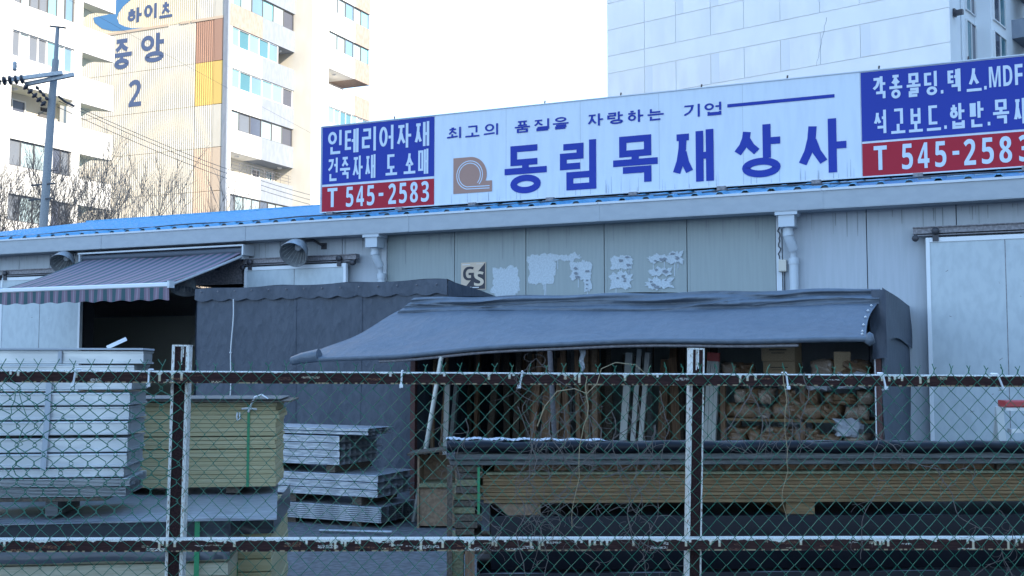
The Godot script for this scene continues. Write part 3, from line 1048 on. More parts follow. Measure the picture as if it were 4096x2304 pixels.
func panel(t: Node, x0: float, x1: float, y0: float, y1: float, m: Material) -> void:
	var s := S()
	cbx(s, x0 + 0.006, y0, -14.58, x1 - 0.006, y1, -14.5, 0.006)
	# shallow pressed grooves of the panel face
	var p := obj("wall_panel", s, m, t)
	s = S()
	bx(s, x0 + 0.03, y0, -14.5, x0 + 0.045, y1, -14.497)
	obj("seam_bead", s, m, p)

# ------------------------------------------------------------------ sign
func roof_sign() -> void:
	var t := thing("roof_sign", "long white roof sign with big blue Korean letters and blue and red ends", "sign")
	var Z := -15.2
	var s := S()
	bx(s, -8.115, 4.0, Z - 0.16, -1.73, 5.42, Z)
	var mid := obj("middle_panel", s, M.sign_white, t)
	for x in [-6.9, -5.7, -4.5, -3.3]:
		s = S()
		bx(s, x, 4.01, Z - 0.001, x + 0.004, 5.41, Z + 0.001)
		obj("panel_joint", s, M.gutter, mid)
	s = S()
	bx(s, -10.215, 4.0, Z - 0.16, -8.118, 5.42, Z - 0.004)
	obj("end_panel", s, M.sign_white, t)
	s = S()
	bx(s, -1.727, 4.0, Z - 0.16, 0.37, 5.42, Z - 0.004)
	obj("end_panel", s, M.sign_white, t)
	s = S()
	bx(s, -10.2, 4.47, Z - 0.003, -8.13, 5.41, Z + 0.002)
	var lb := obj("blue_field", s, M.sign_blue, t)
	s = S()
	bx(s, -10.2, 4.02, Z - 0.003, -8.13, 4.43, Z + 0.002)
	var lr := obj("red_field", s, M.sign_red, t)
	s = S()
	bx(s, -1.72, 4.485, Z - 0.003, 0.355, 5.41, Z + 0.002)
	var rb := obj("blue_field", s, M.sign_blue, t)
	s = S()
	bx(s, -1.72, 4.02, Z - 0.003, 0.355, 4.455, Z + 0.002)
	var rr := obj("red_field", s, M.sign_red, t)
	s = S()
	for e in [[4.0, 4.018], [5.422, 5.436]]:
		bx(s, -10.23, e[0], Z - 0.17, 0.385, e[1], Z + 0.012)
	bx(s, -10.232, 4.018, Z - 0.17, -10.216, 5.422, Z + 0.012)
	bx(s, 0.371, 4.018, Z - 0.17, 0.386, 5.422, Z + 0.012)
	obj("edge_frame", s, M.gutter_lip, t)
	s = S()
	for x in [-8.9, -6.3, -5.1, -3.9, -2.7, -1.5, -0.4]:
		s = S()
		tb(s, [Vector3(x, 5.43, Z - 0.08), Vector3(x + 0.01, 5.5, Z - 0.08)], 0.012, -1, 4)
		obj("eyelet", s, M.dark_steel, t)
	var zl := Z + 0.006
	var w := M.letter_white as Material
	var txt := "인테리어자재"
	for i in 6: hangul(txt[i], w, lb, -10.09 + 0.323 * i, 4.955, -9.83 + 0.323 * i, 5.345, zl, 0.023)
	txt = "건죽자재"
	for i in 4: hangul(txt[i], w, lb, -10.09 + 0.2375 * i, 4.515, -9.9 + 0.2375 * i, 4.895, zl, 0.018, 0.021)
	hangul("도", w, lb, -9.0, 4.535, -8.79, 4.87, zl, 0.021)
	hangul("소", w, lb, -8.67, 4.535, -8.46, 4.88, zl, 0.021)
	hangul("매", w, lb, -8.41, 4.515, -8.23, 4.91, zl, 0.018)
	latin("T", w, lr, -10.09, 4.09, -9.9, 4.4, zl)
	txt = "545-2583"
	for i in 8:
		var x := -9.735 + 0.197 * i
		if i == 3: latin("-", w, lr, x + 0.02, 4.215, x + 0.105, 4.265, zl)
		else: latin(txt[i], w, lr, x, 4.075, x + 0.14, 4.4, zl)
	var xs := [[-1.575, -1.41], [-1.36, -1.2], [-1.145, -0.975], [-0.93, -0.775], [-0.645, -0.49], [-0.42, -0.245]]
	txt = "각종몰딩텍스"
	for i in 6: hangul(txt[i], w, rb, xs[i][0], 5.02, xs[i][1], 5.335, zl, 0.018)
	latin(".", w, rb, -0.73, 5.03, -0.7, 5.075, zl)
	latin(".", w, rb, -0.215, 5.03, -0.185, 5.075, zl)
	latin("M", w, rb, -0.155, 5.05, -0.02, 5.315, zl)
	latin("D", w, rb, 0.01, 5.05, 0.115, 5.315, zl)
	latin("F", w, rb, 0.145, 5.05, 0.235, 5.315, zl)
	xs = [[-1.565, -1.41], [-1.35, -1.175], [-1.13, -0.96], [-0.91, -0.74], [-0.635, -0.455], [-0.41, -0.23], [-0.12, 0.065], [0.12, 0.29]]
	txt = "석고보드합판목재"
	for i in 8: hangul(txt[i], w, rb, xs[i][0], 4.555, xs[i][1], 4.885, zl, 0.018)
	latin(".", w, rb, -0.7, 4.565, -0.67, 4.61, zl)
	latin(".", w, rb, -0.185, 4.565, -0.155, 4.61, zl)
	latin("T", w, rr, -1.575, 4.09, -1.41, 4.41, zl)
	xs = [[-1.225, -1.09], [-1.03, -0.89], [-0.82, -0.685], [-0.61, -0.53], [-0.475, -0.335], [-0.265, -0.125], [-0.06, 0.085], [0.165, 0.3]]
	txt = "545-2583"
	for i in 8:
		if i == 3: latin("-", w, rr, xs[i][0], 4.22, xs[i][1], 4.27, zl)
		else: latin(txt[i], w, rr, xs[i][0], 4.075, xs[i][1], 4.41, zl)
	var b := M.letter_blue as Material
	txt = "최고의"
	for i in 3: hangul(txt[i], b, mid, -7.9 + 0.315 * i, 5.03, -7.66 + 0.315 * i, 5.205, zl, 0.016, 0.012)
	txt = "품질을"
	for i in 3: hangul(txt[i], b, mid, -6.75 + 0.31 * i, 5.025, -6.5 + 0.31 * i, 5.205, zl, 0.016, 0.011)
	txt = "자랑하는"
	for i in 4: hangul(txt[i], b, mid, -5.58 + 0.305 * i, 5.025, -5.34 + 0.305 * i, 5.205, zl, 0.016, 0.012)
	txt = "기업"
	for i in 2: hangul(txt[i], b, mid, -4.14 + 0.305 * i, 5.02, -3.9 + 0.305 * i, 5.205, zl, 0.016, 0.012)
	s = S()
	q(s, Vector3(-3.51, 5.112, zl), Vector3(-2.06, 5.112, zl), Vector3(-2.06, 5.158, zl), Vector3(-3.51, 5.158, zl))
	obj("stripe", s, b, mid)
	xs = [[-6.92, -6.23], [-6.02, -5.45], [-5.19, -4.52], [-4.3, -3.71], [-3.43, -2.79], [-2.55, -1.92]]
	txt = "동림목재상사"
	for i in 6: hangul(txt[i], b, mid, xs[i][0], 4.1, xs[i][1], 4.83, zl, 0.055, 0.048)
	# emblem: a coiled sheet on a brown field
	s = S()
	var pg := PackedVector2Array([Vector2(-7.79, 4.165), Vector2(-7.13, 4.165), Vector2(-7.13, 4.335), Vector2(-7.24, 4.335)])
	for k in 15:
		var a := lerpf(-0.35, PI / 2, k / 14.0)
		pg.append(Vector2(-7.5 + 0.28 * cos(a), 4.44 + 0.28 * sin(a)))
	pg.append(Vector2(-7.79, 4.72))
	poly(s, pg, zl)
	var em := obj("emblem", s, M.logo, mid)
	s = S()
	for rr2 in [0.22, 0.185]:
		var p := arc(-7.51, 4.44, rr2, rr2, -0.75, 1.5 * PI - 0.25, 30)
		p.append(Vector2(-7.17, 4.44 - rr2))
		ribbon(s, p, 0.0065, 0.0065, false, zl + 0.002)
	put("emblem_line", done(s), w, em)
	s = S()
	for k in 46:
		var gx := rng.randf_range(-8.05, -1.8)
		var gl := rng.randf_range(0.05, 0.3)
		var gw := rng.randf_range(0.003, 0.009)
		q(s, Vector3(gx, 4.01, zl - 0.004 + k * 0.0001), Vector3(gx + gw, 4.01, zl - 0.004 + k * 0.0001), Vector3(gx + gw * 0.7, 4.01 + gl, zl - 0.004 + k * 0.0001), Vector3(gx + gw * 0.3, 4.01 + gl, zl - 0.004 + k * 0.0001))
	for gx in [-2.47, -2.1, -2.3, -5.3, -3.2]:
		q(s, Vector3(gx, 4.01, zl + 0.001), Vector3(gx + 0.012, 4.01, zl + 0.001), Vector3(gx + 0.008, 4.15, zl + 0.001), Vector3(gx + 0.004, 4.15, zl + 0.001))
	var grime := obj("rain_streak", s, M.grime, mid)
	grime.set_meta("kind", "stuff")
	# clamps on the roof
	for k in 9:
		s = S()
		var x := -10.05 + 1.28 * k
		bx(s, x, 3.9, Z - 0.05, x + 0.12, 4.0, Z + 0.1)
		bx(s, x - 0.04, 3.88, Z + 0.02, x + 0.22, 3.93, Z + 0.2)
		obj("bracket", s, M.rail_steel, t)
	s = S()
	for k in 6:
		s = S()
		tb(s, [Vector3(-9.6 + 1.7 * k, 5.3, Z - 0.17), Vector3(-9.6 + 1.7 * k, 4.3, Z - 1.9)], 0.025, -1, 5)
		obj("brace", s, M.rail_steel, t)

# ------------------------------------------------------------------ things on the wall
func flood_lamp(label: String, at: Vector3, dir: Vector3, wall: Vector3, r: float) -> void:
	var t := thing("flood_lamp", label, "lamp", at, 0.0, "bell shaped flood lamps on the warehouse")
	var y := -dir.normalized()
	var x := y.cross(Vector3(0.2, 0.3, 1)).normalized()
	var b := Basis(x, y, x.cross(y))
	var tf := Transform3D(b, Vector3.ZERO)
	var s := S()
	lathe(s, [Vector2(r, 0), Vector2(r * 0.97, r * 0.25), Vector2(r * 0.82, r * 0.8), Vector2(r * 0.55, r * 1.25), Vector2(r * 0.34, r * 1.5)], 24, tf)
	lathe(s, [Vector2(r * 1.02, -0.006), Vector2(r * 1.02, 0.01), Vector2(r * 0.97, 0.012)], 24, tf)
	var sh := obj("shade", s, M.galv_dull, t)
	s = S()
	for k in 18:
		var a := TAU * k / 18
		var p0 := tf * Vector3(cos(a) * r * 0.9, r * 0.3, sin(a) * r * 0.9)
		var p1 := tf * Vector3(cos(a) * r * 0.5, r * 1.2, sin(a) * r * 0.5)
		s = S()
		tb(s, [p0, p1], r * 0.035, r * 0.02, 4)
		obj("reflector_rib", s, M.galv, sh)
	s = S()
	lathe(s, [Vector2(0.001, r * 0.75), Vector2(r * 0.2, r * 0.8), Vector2(r * 0.26, r * 1.1), Vector2(r * 0.15, r * 1.45)], 12, tf)
	obj("bulb", s, M.strap_white, t)
	s = S()
	lathe(s, [Vector2(r * 0.36, r * 1.45), Vector2(r * 0.36, r * 1.75), Vector2(r * 0.26, r * 1.95), Vector2(0.001, r * 2.0)], 14, tf)
	obj("socket", s, M.galv_dull, t)
	s = S()
	var p := tf * Vector3(0, r * 1.85, 0)
	tb(s, [p, (p + wall) * 0.5 + Vector3(0, 0.05, 0), wall], 0.02, -1, 6)
	bx(s, wall.x - 0.05, wall.y - 0.05, wall.z - 0.02, wall.x + 0.05, wall.y + 0.05, wall.z)
	obj("arm", s, M.dark_steel, t)

func wall_things() -> void:
	flood_lamp("grey bell flood lamp on the wall left of the striped awning", Vector3(-14.65, 3.23, -14.05), Vector3(0.25, -0.62, 0.75), Vector3(0.25, 0.2, -0.44), 0.2)
	flood_lamp("grey bell flood lamp on the wall right of the striped awning", Vector3(-9.9, 3.2, -14.0), Vector3(0.12, -0.62, 0.78), Vector3(0.22, 0.17, -0.49), 0.215)
	flood_lamp("pale bell flood lamp hanging under the right edge of the awning", Vector3(-11.72, 2.68, -13.7), Vector3(0.15, -0.92, 0.3), Vector3(0.1, 0.42, -0.66), 0.2)
	# poster
	var t := thing("poster", "square cream and black GS poster on the grey green wall", "poster", Vector3(-7.095, 2.82, -14.49))
	var s := S()
	bx(s, -0.2, -0.2, -0.004, 0.2, 0.2, 0.004)
	obj("sheet", s, mat(0.6, 0.48, 0.37, 0.6), t)
	var ink := mat(0.025, 0.025, 0.04, 0.5)
	s = S()
	poly(s, PackedVector2Array([Vector2(0.19, 0.19), Vector2(0.19, -0.19), Vector2(-0.16, -0.19)]), 0.0065)
	obj("black_field", s, ink, t)
	s = S()
	tri(s, Vector3(0.07, 0.065, 0.0078), Vector3(0.155, 0.065, 0.0078), Vector3(0.17, 0.17, 0.0078))
	latin("G", ink, t, -0.165, -0.06, 0.01, 0.14, 0.0092)
	latin("S", mat(0.63, 0.52, 0.4, 0.6), t, 0.015, -0.145, 0.17, 0.065, 0.0105)
	s = S()
	bx(s, -0.055, -0.178, 0.006, -0.03, -0.155, 0.0076)
	bx(s, -0.015, -0.172, 0.006, 0.09, -0.16, 0.0076)
	bx(s, -0.18, 0.165, 0.006, -0.05, 0.175, 0.0076)
	bx(s, 0.05, 0.172, 0.006, 0.15, 0.178, 0.0076)
	obj("small_print", s, M.strap_white, t)
	# awning
	t = thing("awning", "striped green and mauve retractable awning slanting over the dark doorway", "awning")
	var im := Image.create(760, 8, false, Image.FORMAT_RGB8)
	var c1 := Color(0.19, 0.135, 0.18).linear_to_srgb()
	var c2 := Color(0.035, 0.09, 0.105).linear_to_srgb()
	var c3 := Color(0.26, 0.21, 0.26).linear_to_srgb()
	for x in 760:
		var k := x % 40
		for yy in 8:
			im.set_pixel(x, yy, c2 if k < 16 else (c3 if k > 25 and k < 31 else c1))
	var st := StandardMaterial3D.new()
	st.albedo_texture = ImageTexture.create_from_image(im)
	st.roughness = 0.75
	var xl := -14.4
	var xr := -11.05
	s = S()
	grid(s, 30, 8, func(u: float, v: float) -> Vector3:
		return Vector3(lerpf(xl, xr, u), lerpf(2.71, 3.3, v) - 0.03 * sin(PI * v) - 0.008 * sin(u * 60.0) * (1.0 - v) + 0.01 * sin(u * 9.0), lerpf(-12.6, -14.25, v)))
	obj("fabric", s, st, t)
	s = S()
	grid(s, 60, 3, func(u: float, v: float) -> Vector3:
		return Vector3(lerpf(xl, xr + 0.02, u), lerpf(2.47 + 0.012 * cos(u * TAU * 9.5), 2.655, v) + 0.0 * u, -12.57 + 0.012 * sin(u * 55.0) * (1.0 - v)))
	obj("valance", s, st, t)
	s = S()
	cbx(s, xl - 0.02, 2.655, -12.63, xr + 0.01, 2.72, -12.555, 0.012)
	var fb := obj("front_bar", s, M.white_trim, t)
	s = S()
	bx(s, xr + 0.011, 2.64, -12.65, xr + 0.05, 2.74, -12.54)
	obj("end_cap", s, M.gutter_lip, fb)
	s = S()
	bx(s, xl - 0.06, 2.64, -12.65, xl - 0.021, 2.74, -12.54)
	obj("end_cap", s, M.gutter_lip, fb)
	s = S()
	tb(s, [Vector3(xl, 3.34, -14.28), Vector3(xr, 3.34, -14.28)], 0.05, -1, 10)
	obj("fabric_roll", s, st, t)
	s = S()
	bx(s, xl - 0.05, 3.405, -14.48, xr + 0.06, 3.43, -14.2)
	bx(s, xl - 0.05, 3.28, -14.48, xl - 0.02, 3.405, -14.22)
	bx(s, xr + 0.03, 3.26, -14.48, xr + 0.06, 3.405, -14.2)
	obj("cover", s, M.gutter_lip, t)
	for x in [xl + 0.25, xr - 0.02]:
		s = S()
		tb(s, [Vector3(x, 3.26, -14.3), Vector3(x - 0.0, 2.98, -13.5), Vector3(x, 2.68, -12.62)], 0.025, -1, 8)
		bx(s, x - 0.03, 3.2, -14.42, x + 0.03, 3.3, -14.25)
		obj("arm", s, M.gutter_lip, t)
	# hints of things inside the doorway
	for e in [[-15.6, 0.0, -19.0, 0.16, 1.75], [-15.25, 0.0, -19.0, 0.15, 1.75], [-15.0, 1.9, -18.0, 0.22, 0.12]]:
		t = thing("storage_cylinder" if e[1] == 0.0 else "wall_light", ["pale upright roll standing left in the dark doorway", "pale upright roll standing beside its twin in the dark doorway", "pale lamp shade hanging high in the dark doorway"][0 if e[0] < -15.5 else 1 if e[1] == 0.0 else 2], "roll" if e[1] == 0.0 else "lamp", Vector3(e[0], e[1], e[2]))
		s = S()
		if e[1] == 0.0: lathe(s, [Vector2(0.001, 0), Vector2(e[3], 0), Vector2(e[3], e[4]), Vector2(0.001, e[4])], 12)
		else:
			lathe(s, [Vector2(0.05, 0.25), Vector2(0.14, 0.22), Vector2(e[3], 0.0)], 12)
			tb(s, [Vector3(0, 0.24, 0), Vector3(0, 1.4, 0)], 0.01, -1, 4)
		obj("body", s, M.mould_white, t)

# ------------------------------------------------------------------ tarpaulin sheds
func fold(x: float, y: float, k: float) -> float:
	return 0.014 * sin(x * 3.1 + y * 1.2 + k) + 0.009 * sin(x * 7.3 - y * 2.1 + k * 2.0) + 0.005 * sin(x * 15.0 + y * 5.0 + k)

func left_shed() -> void:
	var t := thing("tarp_shed", "dark blue grey tarpaulin shed with scalloped edge behind the steel stacks", "shed")
	var x0 := -10.2
	var x1 := -6.32
	var z := -12.2
	var s := S()
	grid(s, 60, 24, func(u: float, v: float) -> Vector3:
		var x := lerpf(x0, x1, u)
		return Vector3(x, lerpf(0.02, 2.52, v), z + fold(x, v * 2.5, 0.0) * (1.3 - v) + 0.03 * sin(u * 40.0) * pow(1.0 - v, 3.0) + 0.05 * exp(-pow((u - 0.78 - 0.1 * v) * 9.0, 2.0)) * (1.0 - v)))
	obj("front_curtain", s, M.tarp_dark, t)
	s = S()
	grid(s, 120, 4, func(u: float, v: float) -> Vector3:
		var x := lerpf(x0 - 0.02, x1, u)
		var bot := 2.425 - 0.032 * absf(sin(u * PI * 13.5)) + 0.004
		return Vector3(x, lerpf(bot, 2.575 + 0.02 * u + 0.006 * sin(u * 22.0), v), z + 0.03 + 0.012 * sin(u * 34.0 + 1.0) * (1.0 - v)))
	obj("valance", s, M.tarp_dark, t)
	s = S()
	grid(s, 24, 14, func(u: float, v: float) -> Vector3:
		var x := lerpf(x0 - 0.02, x1, u)
		return Vector3(x, 2.575 + 0.02 * u - 0.2 * v - 0.02 * sin(PI * v) + 0.012 * sin(u * 22.0 + v * 5.0), lerpf(z + 0.03, -14.46, v)))
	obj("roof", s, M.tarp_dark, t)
	s = S()
	grid(s, 12, 12, func(u: float, v: float) -> Vector3:
		var top := 2.58 - 0.2 * u
		return Vector3(x1 + 0.02 + 0.015 * sin(u * 11.0 + v * 4.0), lerpf(0.02, top, v), lerpf(z + 0.03, -14.46, u)))
	obj("side_curtain", s, M.tarp_dark, t)
	s = S()
	grid(s, 12, 12, func(u: float, v: float) -> Vector3:
		var top := 2.55 - 0.2 * (1.0 - u)
		return Vector3(x0 - 0.02 - 0.012 * sin(u * 9.0 + v * 3.0), lerpf(0.02, top, v), lerpf(-14.46, z + 0.02, u)))
	obj("side_curtain", s, M.tarp_dark, t)
	for k in 3:
		s = S()
		var sx := -8.6 + 1.0 * k
		grid(s, 2, 24, func(u: float, v: float) -> Vector3:
			var x := sx + 0.035 * u + 0.01 * v
			var uu := (x - x0) / (x1 - x0)
			return Vector3(x, lerpf(0.02, 2.42, v), z + 0.006 + fold(x, v * 2.4, 0.0) * (1.3 - v) + 0.03 * sin(uu * 40.0) * pow(1.0 - v, 3.0) + 0.05 * exp(-pow((uu - 0.78 - 0.1 * v) * 9.0, 2.0)) * (1.0 - v)))
		obj("seam", s, M.tarp_dark, t)
	s = S()
	var p := []
	for k in 16:
		p.append(Vector3(-9.565 + 0.012 * sin(k * 0.8) - 0.003 * k, 2.42 - 0.12 * k, z + 0.035))
	tb(s, p, 0.008, -1, 5)
	lathe(s, [Vector2(0.001, -0.02), Vector2(0.02, 0), Vector2(0.001, 0.02)], 6, Transform3D(Basis(), p[6]))
	obj("pull_cord", s, M.strap_white, t)
	s = S()
	for k in 14:
		s = S()
		lathe(s, [Vector2(0.001, -0.012), Vector2(0.012, 0), Vector2(0.001, 0.012)], 6, Transform3D(Basis(), Vector3(x0 + 0.1 + 0.28 * k, 2.53, z + 0.05)))
		obj("grommet", s, M.rail_steel, t)
	for e in [[x0 + 0.03, z - 0.05], [x1 - 0.03, z - 0.05]]:
		s = S()
		tb(s, [Vector3(e[0], 0, e[1]), Vector3(e[0], 2.5, e[1])], 0.025, -1, 8)
		obj("pole", s, M.galv_dull, t)
	s = S()
	tb(s, [Vector3(x0, 2.5, z - 0.02), Vector3(x1, 2.52, z - 0.02)], 0.022, -1, 8)
	obj("frame", s, M.galv_dull, t)

func vbot(u: float) -> float:
	# lower edge of the visor, sagging to the left
	return lerpf(1.6, 1.765, smoothstep(0.0, 0.62, u)) + 0.006 * sin(u * 21.0)

func canopy_shed() -> void:
	var t := thing("tarp_canopy", "grey blue tarpaulin canopy shed with wide drooping visor over the timber store", "shed")
	var x0 := -6.3
	var x1 := -1.14
	var zf := -11.3
	var s := S()
	grid(s, 50, 20, func(u: float, v: float) -> Vector3:
		var x := lerpf(x0, x1, u)
		return Vector3(x, 2.3 - 0.03 * u - 0.02 * sin(PI * v) + 0.012 * sin(x * 3.0 + v * 7.0) + 0.01 * sin(u * PI) , lerpf(zf, -14.46, v)))
	obj("roof", s, M.tarp, t)
	# front fascia: bunched folds between roof edge and visor
	s = S()
	grid(s, 180, 22, func(u: float, v: float) -> Vector3:
		var x := lerpf(x0 - 0.16 * (1.0 - v), x1, u)
		var y := lerpf(2.13 + 0.025 * sin(u * 8.0) - 0.03 * u, 2.312 - 0.028 * u + 0.008 * sin(u * 30.0), v)
		var w := 0.035 * sin(v * 8.0 + u * 5.0 + sin(u * 9.0) * 1.5) + 0.02 * sin(v * 15.0 - u * 13.0)
		w += 0.04 * pow(1.0 - absf(sin(v * 5.0 + u * 4.0 + 1.2 * sin(u * 7.0))), 3.0) + 0.025 * pow(1.0 - absf(sin(v * 7.0 - u * 9.0 + sin(u * 13.0))), 4.0)
		return Vector3(x, y, zf + 0.11 * (1.0 - v) + w * sin(PI * v)))
	obj("fascia", s, M.tarp, t)
	var visor_at := func(u: float, v: float) -> Vector3:
		var xa := lerpf(-6.84, -1.1, u)
		var xb := lerpf(-6.5, -1.15, u)
		var x := lerpf(xa, xb, v)
		var y := lerpf(vbot(u), 2.165 + 0.025 * sin(u * 8.0) - 0.035 * u, v)
		y -= 0.035 * sin(PI * v) * (0.6 + 0.4 * sin(u * 6.0 + 1.0))
		var rip := 0.016 * sin((u * 2.2 + v) * 7.0) + 0.011 * sin((u * 5.0 - v * 0.6) * 6.0) + 0.007 * sin(u * 60.0 + v * 9.0) * v
		rip += 0.03 * exp(-pow((u - 0.18 - v * 0.16) * 22.0, 2.0)) + 0.02 * exp(-pow((u - 0.5 - v * 0.2) * 26.0, 2.0))
		if u > 0.97: x -= 0.05 * sin(PI * v) * (u - 0.97) / 0.03
		return Vector3(x, y + rip * (1.0 - v * v * v) * minf(1.0, v * 5.0), lerpf(-9.78, zf + 0.02, v))
	s = S()
	grid(s, 140, 24, visor_at)
	obj("visor", s, M.tarp, t)
	for k in 6:
		s = S()
		var gp: Vector3 = visor_at.call(0.993, 0.1 + 0.15 * k)
		lathe(s, [Vector2(0.001, -0.008), Vector2(0.014, 0), Vector2(0.001, 0.012)], 6, Transform3D(Basis(), gp + Vector3(0, 0.012, 0.006)))
		obj("grommet", s, M.strap_white, t)
	# hem rolled round the bottom pipe
	s = S()
	var p := []
	for k in 45:
		var u := k / 44.0
		p.append(Vector3(lerpf(-6.84, -1.1, u), vbot(u) - 0.012, -9.785))
	tb(s, p, 0.026, -1, 8)
	tb(s, [p[0] + Vector3(0.25, 0.05, -0.02), p[0] + Vector3(0.05, 0.02, 0.0), p[0] + Vector3(-0.07, -0.01, 0.01)], 0.07, 0.045, 8)
	lathe(s, [Vector2(0.001, -0.05), Vector2(0.045, -0.02), Vector2(0.03, 0.05), Vector2(0.001, 0.07)], 7, Transform3D(Basis(), p[44] + Vector3(0.02, -0.01, 0)))
	obj("hem", s, M.tarp, t)
	s = S()
	p = []
	for k in 30:
		var u := lerpf(0.17, 0.9, k / 29.0)
		p.append(Vector3(lerpf(-6.84, -1.1, u), vbot(u) - 0.055, -9.81))
	tb(s, p, 0.016, -1, 8)
	obj("front_pipe", s, M.rail_steel, t)
	s = S()
	tb(s, [Vector3(-5.41, 0.0, -9.72), Vector3(-5.15, 1.62, -9.8)], 0.024, -1, 8)
	tb(s, [Vector3(-5.292, 0.74, -9.755), Vector3(-5.285, 0.78, -9.757)], 0.028, -1, 8)
	obj("prop", s, M.pipe, t)
	s = S()
	tb(s, [Vector3(-4.22, 0.0, -10.6), Vector3(-4.0, 1.7, -9.82)], 0.026, -1, 8)
	obj("prop", s, M.rail_steel, t)
	# right-hand side: thick flap above, lower curtain set in
	s = S()
	grid(s, 16, 12, func(u: float, v: float) -> Vector3:
		var top := 2.285 - 0.03 * u
		var bot := 1.77 + 0.05 * sin(u * 4.0)
		if u < 0.12: bot = 1.58
		return Vector3(x1 + 0.03 + 0.007 * sin(v * 5.0 + u * 6.0) + 0.015 * (1.0 - v), lerpf(bot, top, v), lerpf(zf + 0.05, -14.44, u)))
	grid(s, 6, 16, func(u: float, v: float) -> Vector3:
		return Vector3(lerpf(x1 - 0.085 + 0.012 * sin(v * 9.0), x1 + 0.055, u), lerpf(1.59 + 0.02 * u, 2.262, v), zf + 0.055 + 0.014 * sin(v * 8.0 + u * 3.0) + 0.02 * sin(u * PI)))
	obj("side_flap", s, M.tarp_dark, t)
	s = S()
	grid(s, 16, 12, func(u: float, v: float) -> Vector3:
		return Vector3(x1 + 0.01 + 0.01 * sin(v * 7.0 + u * 9.0), lerpf(0.02, 1.9, v), lerpf(zf + 0.0, -14.4, u)))
	obj("side_curtain", s, M.tarp_dark, t)
	s = S()
	bx(s, x1 - 0.05, 0, zf - 0.03, x1 - 0.005, 1.75, zf + 0.03)
	obj("post", s, M.rust_red, t)
	s = S()
	bx(s, x0 - 0.03, 0, zf - 0.04, x0 + 0.03, 2.24, zf + 0.02)
	obj("post", s, M.rust_red, t)
	s = S()
	tb(s, [Vector3(x1 - 0.06, 0, zf + 0.04), Vector3(x1 - 0.06, 1.75, zf + 0.04)], 0.008, -1, 5)
	obj("pull_cord", s, M.strap_white, t)
	s = S()
	for z in [-11.35, -12.9, -14.3]:
		s = S()
		bx(s, x0, 2.2, z - 0.03, x1 - 0.01, 2.245, z + 0.03)
		obj("roof_beam", s, M.rust_red, t)
	for k in 5:
		var x := lerpf(x0 + 0.1, x1 - 0.1, k / 4.0)
		s = S()
		bx(s, x - 0.02, 2.15, -14.4, x + 0.02, 2.198, -11.3)
		obj("roof_beam", s, M.rust_red, t)
	s = S()
	grid(s, 14, 10, func(u: float, v: float) -> Vector3:
		return Vector3(x0 - 0.0, lerpf(0.02, 2.2, v), lerpf(-14.4, zf, u)))
	obj("left_wall", s, M.tarp_dark, t)
	s = S()
	for e in [[-3.72, 1.68]]:
		var w := rng.randf_range(0.06, 0.14)
		var h := rng.randf_range(0.08, 0.22)
		var ex: float = e[0]
		var ey: float = e[1]
		s = S()
		grid(s, 5, 6, func(u: float, v: float) -> Vector3:
			return Vector3(ex + (u - 0.5) * w * (0.4 + 0.6 * v) + 0.02 * sin(v * 9.0), ey - h * (1.0 - v), -9.95 + 0.03 * sin(u * 7.0 + v * 8.0)))
		obj("torn_film", s, M.strap_grey, t)

